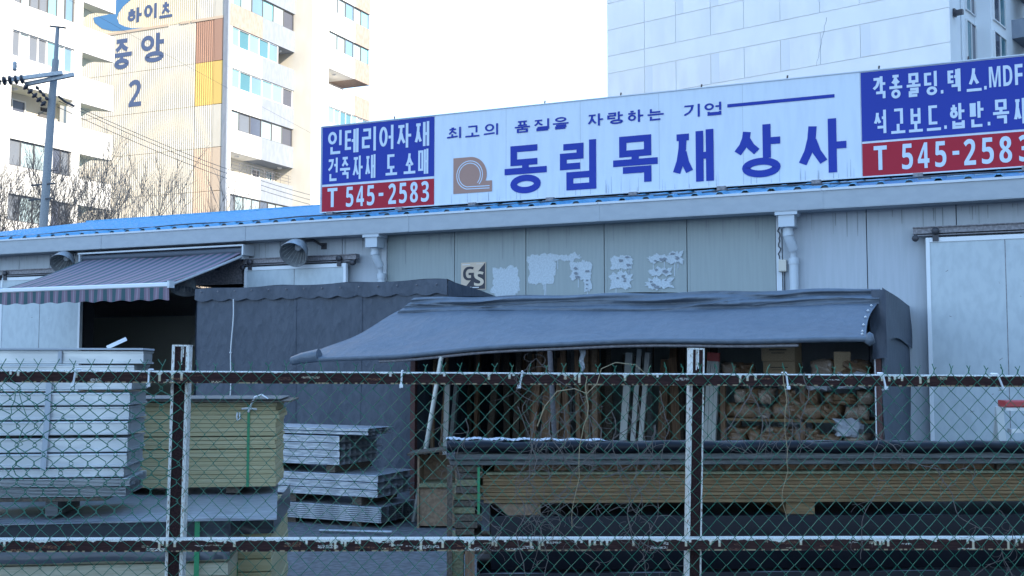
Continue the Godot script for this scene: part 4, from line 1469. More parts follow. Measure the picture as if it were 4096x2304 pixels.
func shed_contents() -> void:
	# shelves on the right of the shed
	var t := thing("storage_shelf", "timber shelving packed with brown parcels under the canopy's right end", "shelf")
	for y in [0.32, 0.7, 0.955, 1.39]:
		var s := S()
		bx(s, -2.76, y, -12.4, -1.22, y + 0.03, -11.62)
		obj("shelf", s, M.wood_orange_b, t)
	for x in [-2.8, -1.98, -1.24]:
		var s := S()
		bx(s, x, 0, -11.68, x + 0.05, 1.45, -11.62)
		obj("upright", s, M.wood_brown, t)
		s = S()
		bx(s, x, 0, -12.4, x + 0.05, 1.45, -12.34)
		obj("upright", s, M.wood_brown, t)
	var rows := [[0.731, 0.18, 15], [0.986, 0.34, 18], [1.421, 0.2, 12]]
	var names := ["brown paper parcel in crinkled film on the lowest visible shelf", "brown paper parcel in crinkled film piled on the middle shelf", "brown paper parcel in crinkled film lying on the top shelf"]
	var grp := ["parcels on the lowest visible shelf", "parcels on the middle shelf", "parcels on the top shelf"]
	for r in 3:
		var n: int = rows[r][2]
		var layers := [[], []]
		for k in n:
			var x := lerpf(-2.66, -1.34, (k % 9) / 8.0 if r < 2 else k / float(n - 1)) + rng.randf_range(-0.07, 0.07)
			if r == 2 and (x > -2.4 and x < -1.8): continue
			var layer := int(k / 9) if r < 2 else 0
			var w := rng.randf_range(0.055, 0.13)
			var h := rng.randf_range(0.1, 0.17) if r > 0 else rng.randf_range(0.08, 0.15)
			if layer == 1 and r == 0: h *= 0.6
			var o := parcel(w, h, rng.randf_range(0.2, 0.32), M.parcel_b if rng.randf() < 0.3 else M.parcel)
			o.position = Vector3(x, rows[r][0] + layer * (0.15 if r == 1 else 0.09), -11.72 + rng.randf_range(-0.08, 0.06) - layer * 0.05)
			o.rotation.y = rng.randf_range(-0.25, 0.25)
			tag(o, names[r], "parcel", grp[r])
			layers[layer].append(o)
		for k in 2:
			rank(layers[k], "brown film wrapped parcel, ", " from left in the " + (["bottom", "top"][k] + " layer on the " if r < 2 else "row on the ") + ["lowest visible shelf", "middle shelf", "top shelf"][r])
	for e in [[-1.45, 1.3, -11.6, 0.13, "white crumpled plastic sack at the right end of the middle shelf"], [-1.5, 0.82, -11.58, 0.12, "white crumpled plastic sack at the right end of the lowest visible shelf"], [-1.8, 1.28, -11.62, 0.1, "white crumpled plastic sack beside the divider of the middle shelf"]]:
		var o := crumple(e[3])
		o.position = Vector3(e[0], e[1], e[2])
		tag(o, e[4], "plastic bag")
	for e in [[-2.175, 1.421, 0.33, 0.155, "lower of two stacked cardboard cartons on the top shelf"], [-2.185, 1.577, 0.345, 0.2, "upper of two stacked cardboard cartons on the top shelf"]]:
		var o := thing("carton", e[4], "carton", Vector3(e[0], e[1], -11.78), -4.0)
		var s := S()
		cbx(s, -e[2] * 0.5, 0, -0.15, e[2] * 0.5, e[3], 0.15, 0.006)
		obj("box", s, M.cardboard, o)
		s = S()
		bx(s, -0.09, e[3] * 0.55, 0.1505, 0.09, e[3] * 0.62, 0.152)
		bx(s, -0.07, e[3] * 0.4, 0.1505, 0.07, e[3] * 0.44, 0.152)
		obj("print", s, M.wood_dark, o)
	var ot := thing("carton", "narrow upright carton among parcels at right of the top shelf", "carton", Vector3(-1.555, 1.421, -11.66), 6.0)
	var sb := S()
	cbx(sb, -0.08, 0, -0.1, 0.08, 0.25, 0.1, 0.005)
	obj("box", sb, M.cardboard, ot)
	# bundle of white mouldings with red ends
	t = thing("moulding_bundle", "bundle of white mouldings with red painted tops beside the shelves", "timber", Vector3(-2.96, 0.02, -11.6))
	t.rotation.z = -0.06
	for k in 3:
		var s := S()
		cbx(s, -0.06 + 0.043 * k, 0, -0.03, -0.02 + 0.043 * k, 1.56, 0.02, 0.004)
		var mo := obj("moulding", s, M.mould_white, t)
		s = S()
		bx(s, -0.0605 + 0.043 * k, 1.56, -0.031, -0.0195 + 0.043 * k, 1.65, 0.021)
		obj("painted_end", s, M.red_paint, mo)
	# boards leaning against the shed's rear frame
	var spec := []
	for k in 34:
		spec.append([lerpf(-6.2, -3.15, k / 33.0) + rng.randf_range(-0.03, 0.03), rng.randf_range(-12.7, -12.0), rng.randf_range(0.04, 0.1), rng.randf_range(1.5, 2.0), rng.randf_range(-0.06, 0.06), 0])
	for e in [[-6.2, -11.55, 0.035, 1.75, -0.02, 1], [-6.13, -11.6, 0.03, 1.72, 0.02, 1], [-6.0, -11.5, 0.06, 1.3, 0.0, 2], [-5.95, -11.47, 0.05, 1.3, 0.03, 2], [-4.42, -11.5, 0.06, 1.7, -0.09, 1], [-4.33, -11.52, 0.05, 1.7, -0.07, 1], [-4.24, -11.5, 0.05, 1.72, -0.06, 1], [-4.14, -11.48, 0.06, 1.7, -0.02, 1], [-3.86, -11.4, 0.075, 1.66, 0.06, 3], [-3.76, -11.42, 0.05, 1.7, 0.07, 3], [-3.68, -11.44, 0.05, 1.66, 0.06, 3], [-5.0, -11.6, 0.07, 1.8, 0.05, 1], [-4.8, -11.62, 0.1, 1.75, 0.0, 1], [-4.68, -11.55, 0.06, 1.45, 0.03, 1]]:
		spec.append(e)
	var kinds := [[], [], [], []]
	for e in spec:
		var kind: int = e[5]
		var label: String = ["dark timber board leaning in the back row of the canopy shed", "brown timber board leaning in the front row of the canopy shed", "pale grey board leaning at the left end of the canopy shed", "white primed board leaning in the middle of the canopy shed"][kind]
		var o := thing("timber_board", label, "board", Vector3(e[0], 0.02, e[1]), rng.randf_range(-12, 12), ["boards in the back row", "brown boards in the front row", "pale boards at the left end", "white boards in the middle"][kind])
		o.rotation.x = -0.1
		o.rotation.z = -e[4]
		kinds[kind].append(o)
		var s := S()
		cbx(s, -e[2] * 0.5, 0, -0.02, e[2] * 0.5, e[3], 0.02, 0.003)
		var m: Material = [[M.wood_dark, M.wood_brown, M.wood_dark, M.wood_dark, M.wood_grey][rng.randi() % 5], M.wood_brown if rng.randf() < 0.6 else M.plywood, M.wood_grey if rng.randf() < 0.5 else M.mould_white, M.mould_white][kind]
		obj("board", s, m, o)
	rank(kinds[0], "dark timber board, ", " from left in the back row of the canopy shed")
	rank(kinds[1], "brown timber board, ", " from left in the front row of the canopy shed")
	rank(kinds[2], "pale grey board, ", " of two leaning at the left end of the canopy shed")
	rank(kinds[3], "white primed board, ", " from left of three leaning in the middle of the canopy shed")
	# plywood cabinet carcass
	t = thing("plywood_cabinet", "open plywood carcass with pale shelf edge beside the right timber stack", "cabinet", Vector3(-4.98, 0, -9.4), 22.0)
	var s := S()
	bx(s, -0.17, 0, -0.4, 0.17, 0.66, -0.37)
	obj("rear_panel", s, M.plywood, t)
	s = S()
	bx(s, -0.19, 0, -0.4, -0.171, 0.68, -0.02)
	bx(s, 0.171, 0, -0.4, 0.19, 0.68, -0.02)
	obj("side_panel", s, M.plywood, t)
	s = S()
	bx(s, -0.17, 0.385, -0.369, 0.17, 0.42, 0.0)
	obj("shelf", s, M.wood_green, t)
	s = S()
	bx(s, -0.2, 0.681, -0.42, 0.22, 0.7, 0.02, Transform3D(Basis(Vector3(0, 0, 1), 0.12), Vector3(-0.0, 0.03, 0)))
	obj("top", s, M.wood_dark, t)
	s = S()
	bx(s, -0.168, 0.02, -0.05, 0.168, 0.384, -0.035)
	obj("lower_panel", s, M.plywood, t)
	t = thing("steel_bar", "thin steel bar lying on the yard before the lowest stud bundle", "bar", Vector3(-5.5, 0.02, -8.8), 12.0)
	s = S()
	tb(s, [Vector3(-0.35, 0, 0), Vector3(0.35, 0.01, 0)], 0.014, -1, 6)
	obj("bar", s, M.galv_dull, t)

func parcel(w: float, h: float, d: float, m: Material) -> Node3D:
	var o := Node3D.new()
	o.name = "parcel"
	add_child(o, true)
	var s := S()
	var ph := rng.randf_range(0, 9)
	lump(s, w, h, d, ph, 0.13 if ph < 6.0 else 0.2)
	obj("wrapped_body", s, m, o)
	return o

func lump(s: SurfaceTool, w: float, h: float, d: float, ph: float, rough: float) -> void:
	# a crumpled wrapped body: a squarish block dented by noise
	s.set_smooth_group(-1 if rough > 0.15 else 0)
	var n := 16
	var m := 10
	var fn := FastNoiseLite.new()
	fn.seed = int(ph * 1000.0)
	fn.frequency = 1.1
	fn.fractal_octaves = 3
	var pts := []
	for j in m + 1:
		for i in n:
			var a := TAU * i / n
			var b := PI * j / m
			var x := cos(a) * sin(b)
			var y := -cos(b)
			var z := sin(a) * sin(b)
			var e := pow(pow(absf(x), 7.0) + pow(absf(y), 7.0) + pow(absf(z), 7.0), -1.0 / 7.0)
			var k := 1.0 + rough * 2.4 * fn.get_noise_3d(x * 1.6, y * 1.6, z * 1.6)
			pts.append(Vector3(x * e * w * k, maxf(0.0, (y * e * k * 0.5 + 0.5) * h), z * e * d * 0.5 * k))
	for j in m:
		for i in n:
			var i2 := (i + 1) % n
			var p := [pts[j * n + i], pts[j * n + i2], pts[(j + 1) * n + i2], pts[(j + 1) * n + i]]
			for v in [0, 1, 2, 0, 2, 3]:
				s.set_uv(Vector2.ZERO); s.add_vertex(p[v])

func crumple(r: float) -> Node3D:
	var o := Node3D.new()
	o.name = "plastic_bag"
	add_child(o, true)
	var s := S()
	lump(s, r, r * 1.4, r * 1.4, r * 77.0, 0.3)
	obj("bag", s, M.poly, o)
	return o

# ------------------------------------------------------------------ utility pole, wires, trees
func pole_and_wires() -> void:
	var t := thing("utility_pole", "leaning grey concrete utility pole with crossarms and black insulators", "utility pole", Vector3(-23.9, 0, -22.1))
	var s := S()
	tb(s, [Vector3(-0.05, 0, 0), Vector3(0.2, 5.08, 0.05), Vector3(0.5, 8.76, 0.15)], 0.125, 0.1, 12)
	tb(s, [Vector3(0.5, 8.75, 0.15), Vector3(0.62, 9.73, 0.18)], 0.1, 0.09, 12)
	tb(s, [Vector3(0.62, 9.7, 0.18), Vector3(0.69, 10.6, 0.21)], 0.06, 0.05, 10)
	obj("shaft", s, M.conc_pole, t)
	s = S()
	bx(s, -0.3, -0.04, -0.04, 0.25, 0.0, 0.04, Transform3D(Basis(Vector3(0, 0, 1), -0.2), Vector3(0.72, 10.62, 0.21)))
	obj("top_bracket", s, M.dark_steel, t)
	for e in [[Vector3(-0.1, 9.08, 0.95), Vector3(1.05, 9.28, 0.35)], [Vector3(0.05, 9.0, 0.65), Vector3(1.3, 9.24, 0.2)]]:
		s = S()
		var d: Vector3 = (e[1] - e[0])
		var b := Basis(d.normalized(), Vector3.UP, d.normalized().cross(Vector3.UP)).orthonormalized()
		bx(s, 0, -0.05, -0.05, d.length(), 0.05, 0.05, Transform3D(b, e[0]))
		obj("crossarm", s, M.galv_dull, t)
	# strings of disc insulators
	var strings := [[Vector3(-0.95, 8.98, 1.3), Vector3(0.2, 9.1, 0.8), 8, 0.13], [Vector3(0.1, 8.95, 0.75), Vector3(0.48, 8.45, 0.35), 5, 0.1], [Vector3(0.32, 8.95, 0.55), Vector3(0.52, 8.6, 0.3), 4, 0.05]]
	for e in strings:
		s = S()
		var d: Vector3 = e[1] - e[0]
		var y := d.normalized()
		var x := y.cross(Vector3(0.1, 0.2, 1)).normalized()
		for k in e[2]:
			var c: Vector3 = e[0] + d * (k + 0.5) / float(e[2])
			lathe(s, [Vector2(0.02, -0.05), Vector2(e[3], -0.01), Vector2(e[3] * 0.8, 0.03), Vector2(0.025, 0.05)], 10, Transform3D(Basis(x, y, x.cross(y)), c))
		tb(s, [e[0], e[1]], 0.018, -1, 5)
		obj("insulator", s, M.insulator, t)
	s = S()
	lathe(s, [Vector2(0.02, -0.12), Vector2(0.06, -0.1), Vector2(0.05, -0.05), Vector2(0.06, 0.0), Vector2(0.05, 0.05), Vector2(0.06, 0.1), Vector2(0.02, 0.14)], 10, Transform3D(Basis(), Vector3(-0.02, 9.42, 0.95)))
	obj("arrester", s, M.galv_dull, t)
	s = S()
	for k in 7:
		var y := 3.0 + 0.75 * k
		var x := -0.05 + y * 0.055
		tb(s, [Vector3(x, y, 0), Vector3(x + (0.3 if k % 2 else -0.3), y, 0.02)], 0.012, -1, 4)
		obj("step_bolt", s, M.dark_steel, t)
		s = S()
	for e in [[0.18, 5.95], [0.25, 6.35]]:
		s = S()
		bx(s, e[0] - 0.45, e[1], 0.1, e[0] + 0.4, e[1] + 0.04, 0.15)
		obj("small_bracket", s, M.dark_steel, t)
	s = S()
	tb(s, [Vector3(0.66, 8.75, 0.1), Vector3(0.75, 8.62, -0.05), Vector3(0.95, 8.5, -0.2)], 0.035, -1, 6)
	obj("cable_clamp", s, M.insulator, t)
	# wires
	var lines := [[Vector3(-22.95, 8.52, -22.3), Vector3(-25.4, 8.5, -44.0), 0.5, "upper of three wires running from the pole to the right"], [Vector3(-23.2, 8.6, -22.0), Vector3(-25.35, 8.25, -44.0), 0.55, "middle of three wires running from the pole to the right"], [Vector3(-23.25, 8.45, -22.0), Vector3(-25.3, 8.05, -44.0), 0.55, "lowest of three wires running from the pole to the right"], [Vector3(-24.85, 8.98, -20.8), Vector3(-33.0, 9.0, -14.5), 0.4, "thick wire leaving the black insulators at the left edge"], [Vector3(-23.9, 9.1, -21.1), Vector3(-33.0, 10.2, -14.0), 0.35, "thin wire above the insulators at the left edge"], [Vector3(-23.9, 9.6, -21.15), Vector3(-23.35, 9.2, -21.9), 0.03, "short jumper wire between arrester and pole"], [Vector3(-24.7, 8.95, -20.85), Vector3(-23.4, 8.4, -21.8), 0.6, "slack jumper wire looping under the insulators"], [Vector3(-29.0, 14.2, -26.0), Vector3(-30.0, 11.0, -58.0), 0.2, "faint single wire crossing before the ribbed gable"]]
	for e in lines:
		s = S()
		var p := []
		for k in 21:
			var u := k / 20.0
			p.append(e[0].lerp(e[1], u) - Vector3(0, e[2] * 4.0 * u * (1.0 - u), 0))
		tb(s, p, 0.005 if e[2] == 0.2 else 0.009, -1, 5)
		tag(obj("power_line", s, M.insulator, self), e[3], "wire")

func branch(s: SurfaceTool, p: Vector3, d: Vector3, len: float, r: float, depth: int) -> void:
	var pts := [p]
	var dd := d
	var n := 5
	for k in n:
		dd = (dd + Vector3(rng.randf_range(-0.16, 0.16), rng.randf_range(-0.08, 0.15), rng.randf_range(-0.16, 0.16))).normalized()
		pts.append(pts[k] + dd * len / n)
	tb(s, pts, r, r * 0.45, 5 if depth < 2 else 3, false)
	if depth >= 4: return
	var kids := 4 if depth < 1 else (4 if depth < 3 else 5)
	for k in kids:
		var i := 2 + rng.randi() % 4
		var side := Vector3(rng.randf_range(-1, 1), rng.randf_range(0.1, 0.9), rng.randf_range(-1, 1)).normalized()
		var nd := (dd * 0.95 + side * rng.randf_range(0.45, 0.85)).normalized()
		branch(s, pts[i], nd, len * rng.randf_range(0.5, 0.78), maxf(r * 0.55, 0.006), depth + 1)

func trees() -> void:
	var spec := [[-29.6, -23.0, 2.4, 4.2, Vector3(-0.1, 1, 0), "bare tree with fine upright twigs at the far left", 7], [-27.2, -24.6, 2.5, 4.2, Vector3(0.05, 1, 0), "bare tree with fine twigs rising behind the utility pole", 7], [-24.2, -26.4, 2.2, 3.9, Vector3(0.45, 1, 0.1), "bare tree whose twigs sweep right before the ribbed gable", 5], [-22.3, -27.4, 2.0, 3.4, Vector3(0.8, 1, 0.2), "bare tree leaning right behind the blue roof", 3], [-17.0, -27.0, 3.2, 2.7, Vector3(-0.05, 1, 0), "small bare tree left of the roof sign", 1], [-19.0, -32.0, 3.0, 2.6, Vector3(-0.3, 1, 0), "small bare tree before the striped apartment windows", 2]]
	for e in spec:
		var t := thing("bare_tree", e[5], "tree", Vector3(e[0], 0, e[1]))
		var s := S()
		tb(s, [Vector3(0, 0, 0), Vector3(0.03, e[2] * 0.5, 0.02), e[4].normalized() * e[2]], 0.16, 0.11, 8)
		obj("trunk", s, M.bark, t)
		s = S()
		var big: bool = e[2] < 2.9
		var limbs: int = e[6]
		for k in limbs:
			var a := TAU * k / 7.0 + rng.randf_range(-0.4, 0.4)
			var d: Vector3 = (e[4].normalized() * 0.9 + Vector3(cos(a) * 0.75, 0.1, sin(a) * 0.75)).normalized()
			branch(s, e[4].normalized() * e[2] * rng.randf_range(0.75, 1.0), d, e[3] * rng.randf_range(0.6, 0.85), 0.034, 0 if big else 1)
		obj("crown", s, M.bark, t)

# ------------------------------------------------------------------ steel stud bundles
func stud_mesh(len: float, h: float, w: float) -> ArrayMesh:
	# C-shaped stud lying along x, web to the front (z=0), lips turned in behind
	var s := S()
	var p := [Vector2(-w, h * 0.86), Vector2(-w, h), Vector2(-0.003, h), Vector2(0, h - 0.003), Vector2(0, h * 0.86), Vector2(-0.007, h * 0.83), Vector2(-0.007, h * 0.21), Vector2(0, h * 0.18), Vector2(0, 0.003), Vector2(-0.003, 0), Vector2(-w, 0), Vector2(-w, h * 0.14)]
	for k in p.size() - 1:
		var a: Vector2 = p[k]
		var b: Vector2 = p[k + 1]
		q(s, Vector3(0, b.y, b.x), Vector3(len, b.y, b.x), Vector3(len, a.y, a.x), Vector3(0, a.y, a.x))
	return done(s)

func stud_bundle(parent_at: Vector3, turn: float, label: String, xr: float, len: float, y: float, h: float, rows: int, cols: int, w: float, zf: float, m: Material, group: String) -> void:
	var t := thing("stud_bundle", label, "steel studs", parent_at, turn, group)
	var rh := h / rows
	var mesh := stud_mesh(len, rh - (0.007 if cols < 9 and rows > 1 and rows < 6 else 0.004), w - 0.002)
	for r in rows:
		for c in cols:
			put("stud", mesh, m, t, Transform3D(Basis(), Vector3(xr - len + rng.randf_range(-0.003, 0.003), y + r * rh, zf - c * w)))

func small_stud_stacks() -> void:
	var o := Vector3(0, 0, 0)
	var g := "steel stud bundles stacked before the tarpaulin shed"
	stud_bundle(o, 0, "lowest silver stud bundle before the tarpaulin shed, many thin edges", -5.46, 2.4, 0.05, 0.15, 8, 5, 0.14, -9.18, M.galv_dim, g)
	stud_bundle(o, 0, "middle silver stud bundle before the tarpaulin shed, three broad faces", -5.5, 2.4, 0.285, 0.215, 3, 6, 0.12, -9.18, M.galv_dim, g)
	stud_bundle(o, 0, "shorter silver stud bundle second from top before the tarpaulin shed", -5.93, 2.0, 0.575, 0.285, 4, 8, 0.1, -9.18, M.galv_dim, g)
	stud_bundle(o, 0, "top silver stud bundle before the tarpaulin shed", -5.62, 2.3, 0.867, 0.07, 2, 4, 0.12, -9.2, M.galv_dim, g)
	for e in [[0.0, 0.05], [0.205, 0.08], [0.503, 0.07]]:
		for x in [-7.2, -6.5, -5.75]:
			var t := thing("timber_spacer", "dark timber spacer, " + ["left", "middle", "right"][0 if x < -7.0 else 1 if x < -6.0 else 2] + " of three under the " + ["lowest", "middle", "second from top"][0 if e[0] < 0.1 else 1 if e[0] < 0.3 else 2] + " small stud bundle", "spacer", Vector3(x - (0.3 if e[0] > 0.4 else 0.0), e[0], -9.55), 0.0, "spacers under the small stud bundles")
			var s := S()
			bx(s, -0.05, 0, -0.35, 0.05, e[1] - 0.002, 0.33)
			obj("block", s, M.wood_dark, t)

func pivot(o: Vector3, tn: float, lx: float, lz: float) -> Vector3:
	var th := deg_to_rad(tn)
	return o + Vector3(cos(th), 0, -sin(th)) * lx + Vector3(sin(th), 0, cos(th)) * lz

func left_pile() -> void:
	var o := Vector3(-2.4908, 0, -5.5683)
	var tn := 30.983
	var s: SurfaceTool
	# front wrapped pile of boards
	var t := thing("wrapped_board_pile", "pale boards half wrapped in grey film with green strap, front pile at left", "timber stack", o, tn)
	var y := 0.0
	for k in 7:
		var h := 0.0695
		s = S()
		cbx(s, -3.6, y + 0.001, -0.42, -1.5 - 0.004 * (k % 2), y + h, 0.0 - 0.004 * (k % 3), 0.004)
		obj("board", s, [M.beige_grey, M.beige_grey, M.beige_b][k % 3], t)
		y += h + (0.009 if k == 5 else 0.003)
	for k in 3:
		s = S()
		cbx(s, -3.6, y + 0.001, -0.42, -1.51, y + 0.066, -0.01, 0.004)
		obj("board", s, M.beige_grey, t)
		y += 0.0685
	s = S()
	grid(s, 90, 18, func(u: float, v: float) -> Vector3:
		var yy := lerpf(0.53 + 0.004 * sin(u * 20.0), 0.74, v)
		var x := lerpf(-3.6, -1.488, u)
		var near := pow(u, 9.0)
		return Vector3(x, yy, 0.014 + 0.014 * sin(v * 7.0 + 1.0) + near * 0.012 * sin((v * 2.0 + u * 22.0) * 7.0) + 0.004 * sin(u * 9.0 + v * 3.0)))
	q(s, Vector3(-1.488, 0.53, 0.02), Vector3(-1.488, 0.53, -0.42), Vector3(-1.488, 0.74, -0.42), Vector3(-1.488, 0.74, 0.02))
	obj("film_wrap", s, M.film, t)
	s = S()
	bx(s, -1.668, 0.0, 0.034, -1.642, 0.735, 0.037)
	obj("strap", s, M.strap_green, t)
	# rear pile
	t = thing("wrapped_board_pile", "pale boards with grey film cap and green strap, rear pile at left", "timber stack", o, tn)
	y = 0.0
	for k in 9:
		s = S()
		cbx(s, -3.6, y + 0.001, -1.7, -1.318 - rng.randf_range(0, 0.01), y + 0.07, -0.5 - 0.004 * (k % 2), 0.004)
		obj("board", s, M.beige_b if k % 2 else M.beige, t)
		y += 0.0735 if k != 7 else 0.082
	s = S()
	grid(s, 30, 8, func(u: float, v: float) -> Vector3:
		return Vector3(lerpf(-3.6, -1.312, u), lerpf(0.585, 0.74, v), -0.485 + 0.01 * sin(v * 7.0 + u * 30.0)))
	q(s, Vector3(-1.31, 0.585, -0.48), Vector3(-1.31, 0.585, -1.7), Vector3(-1.31, 0.74, -1.7), Vector3(-1.31, 0.74, -0.48))
	obj("film_wrap", s, M.film, t)
	s = S()
	bx(s, -1.532, 0.0, -0.472, -1.505, 0.735, -0.469)
	obj("strap", s, M.strap_green, t)
	# grey sheets laid over both
	t = thing("cover_sheet", "weathered silver grey sheet covering the two wrapped board piles", "sheet", o, tn)
	s = S()
	grid(s, 70, 16, func(u: float, v: float) -> Vector3:
		var x := lerpf(-3.6, -1.247 - 0.15 * v, u)
		var zz := lerpf(0.06, -1.75, v)
		var droop := 0.012 * pow(maxf(0.0, 1.0 - v * 8.0), 2.0)
		return Vector3(x, 0.76 - droop * 1.5 + 0.004 * sin(u * 9.0 + v * 6.0) + 0.003 * sin(u * 31.0 + v * 3.0) - 0.012 * pow(1.0 - u, 2.0) * (1.0 - v), zz))
	obj("top_sheet", s, M.grey_sheet, t)
	s = S()
	grid(s, 70, 3, func(u: float, v: float) -> Vector3:
		var x := lerpf(-3.6, -1.247, u)
		return Vector3(x, lerpf(0.735, 0.742 + 0.004 * sin(u * 9.0) + 0.003 * sin(u * 31.0), v) - 0.012 * pow(1.0 - u, 2.0), 0.062 + 0.003 * sin(u * 50.0)))
	obj("edge", s, M.grey_sheet, t)
	# big stack of steel stud bundles
	var g := "galvanised stud bundles in the big left stack"
	var names := ["lowest ribbed bundle of thin galvanised tracks in the big left stack", "second lowest ribbed bundle of thin galvanised tracks in the big left stack", "galvanised stud bundle third from the bottom of the big left stack", "galvanised stud bundle fourth from the bottom of the big left stack", "galvanised stud bundle fifth from the bottom of the big left stack", "galvanised stud bundle sixth from the bottom of the big left stack", "galvanised stud bundle seventh from the bottom of the big left stack", "galvanised stud bundle eighth from the bottom, just under the fence's top rail", "galvanised stud bundle behind the fence's top rail in the big left stack", "short pale galvanised bundle second from the top of the big left stack", "topmost long galvanised bundle of the big left stack"]
	var rows := [[0.862, 0.05, -2.03, 7, 4], [0.915, 0.042, -2.008, 6, 4], [0.961, 0.048, -2.04, 1, 9], [1.012, 0.075, -2.03, 1, 9], [1.09, 0.078, -2.026, 1, 9], [1.179, 0.075, -2.024, 1, 9], [1.257, 0.073, -2.022, 1, 9], [1.333, 0.069, -2.02, 1, 9], [1.414, 0.062, -2.012, 1, 9], [1.479, 0.067, -1.997, 1, 8], [1.549, 0.072, -1.958, 1, 6]]
	for k in rows.size():
		var r: Array = rows[k]
		stud_bundle(o, tn, names[k], r[2], 1.5, r[0], r[1], r[3], r[4], 0.05 if r[4] > 5 else 0.11, -0.01 + 0.006 * (k % 2), M.galv, g)
	t = thing("steel_sheet", "thin grey steel sheet lying loose on top of the big stud stack", "sheet", o, tn)
	s = S()
	bx(s, -3.5, 1.622, -0.3, -1.955, 1.632, 0.012)
	obj("sheet", s, M.strap_grey, t)
	s = S()
	bx(s, -0.11, 0, -0.004, 0.0, 0.02, 0.004, Transform3D(Basis(Vector3(0, 0, 1), 0.45), Vector3(-2.07, 1.675, -0.15)))
	var strip := obj("plastic_strip", s, M.strap_white, self)
	tag(strip, "white plastic strip sticking up on the big stud stack", "strip")
	strip.transform = Transform3D(Basis(Vector3.UP, deg_to_rad(tn)), o)
	t = thing("strap", "pale grey band tied round the front of the big stud stack", "strap", o, tn)
	s = S()
	var bp := [Vector3(-2.437, 1.476, 0.008), Vector3(-2.445, 1.2, 0.012), Vector3(-2.456, 1.0, 0.01)]
	for k in 2:
		var a: Vector3 = bp[k]
		var b: Vector3 = bp[k + 1]
		q(s, b, b + Vector3(0.028, 0, 0), a + Vector3(0.028, 0, 0), a)
	obj("band", s, M.strap_grey, t)
	s = S()
	bx(s, -2.385, 1.552, 0.0, -2.365, 1.62, 0.004)
	obj("clip", s, M.strap_grey, t)
	for x in [-3.1, -2.43]:
		t = thing("timber_bearer", "grey timber bearer under the big stud stack, " + ("left one" if x < -3 else "marked one"), "bearer", o, tn)
		s = S()
		cbx(s, x, 0.762, -0.45, x + 0.062, 0.838, -0.01, 0.004)
		obj("block", s, M.wood_grey, t)
		s = S()
		bx(s, x - 0.25, 0.84, -0.5, x + 0.3, 0.857, 0.004)
		obj("packing_board", s, M.wood_dark, t)
	# beige board stack behind
	t = thing("board_stack", "stack of beige boards with green strap and dark top board", "timber stack", pivot(o, tn, -1.338, -0.92), tn)
	y = 0.803
	for k in 20:
		var h := 0.0256
		s = S()
		cbx(s, -1.7, y + 0.0008, -0.6, -rng.randf_range(0.0, 0.012) + (0.018 if k > 15 and k < 18 else 0.0), y + h - (0.006 if k == 8 or k == 11 else 0.0006), -rng.randf_range(0.0, 0.006), 0.002)
		obj("board", s, [M.beige, M.beige_b, M.beige][k % 3], t)
		y += h
	s = S()
	bx(s, -1.7, 1.317, -0.65, 0.075, 1.325, 0.06, Transform3D(Basis(Vector3(0, 0, 1), -0.008), Vector3.ZERO))
	obj("top_board", s, M.wood_dark, t)
	s = S()
	bx(s, -1.7, 1.329, -0.65, 0.02, 1.334, 0.045, Transform3D(Basis(Vector3(0, 0, 1), -0.004), Vector3(0, 0.004, 0)))
	obj("top_board", s, M.wood_grey, t)
	s = S()
	bx(s, -0.178, 0.803, 0.001, -0.162, 1.3, 0.005)
	obj("strap", s, M.strap_green, t)
	s = S()
	var e := Vector3(0.03, 0.018, 0)
	tb(s, [e + Vector3(-0.2, 1.24, 0.015), e + Vector3(-0.19, 1.27, 0.03), e + Vector3(-0.16, 1.33, 0.04), e + Vector3(-0.12, 1.345, 0.05), e + Vector3(-0.08, 1.32, 0.06)], 0.009, 0.004, 5)
	tb(s, [e + Vector3(-0.24, 1.258, 0.02), e + Vector3(-0.2, 1.262, 0.03), e + Vector3(-0.15, 1.255, 0.02)], 0.006, -1, 4)
	tb(s, [e + Vector3(-0.27, 1.21, 0.015), e + Vector3(-0.265, 1.235, 0.02), e + Vector3(-0.252, 1.235, 0.02), e + Vector3(-0.25, 1.2, 0.015), e + Vector3(-0.265, 1.19, 0.015), e + Vector3(-0.27, 1.21, 0.015)], 0.006, -1, 5)
	obj("tie", s, M.strap_white, t)
	for x in [-1.5, -0.95, -0.3]:
		s = S()
		bx(s, x, 0.765, -0.55, x + 0.08, 0.8, -0.02)
		obj("bearer", s, M.wood_dark, t)

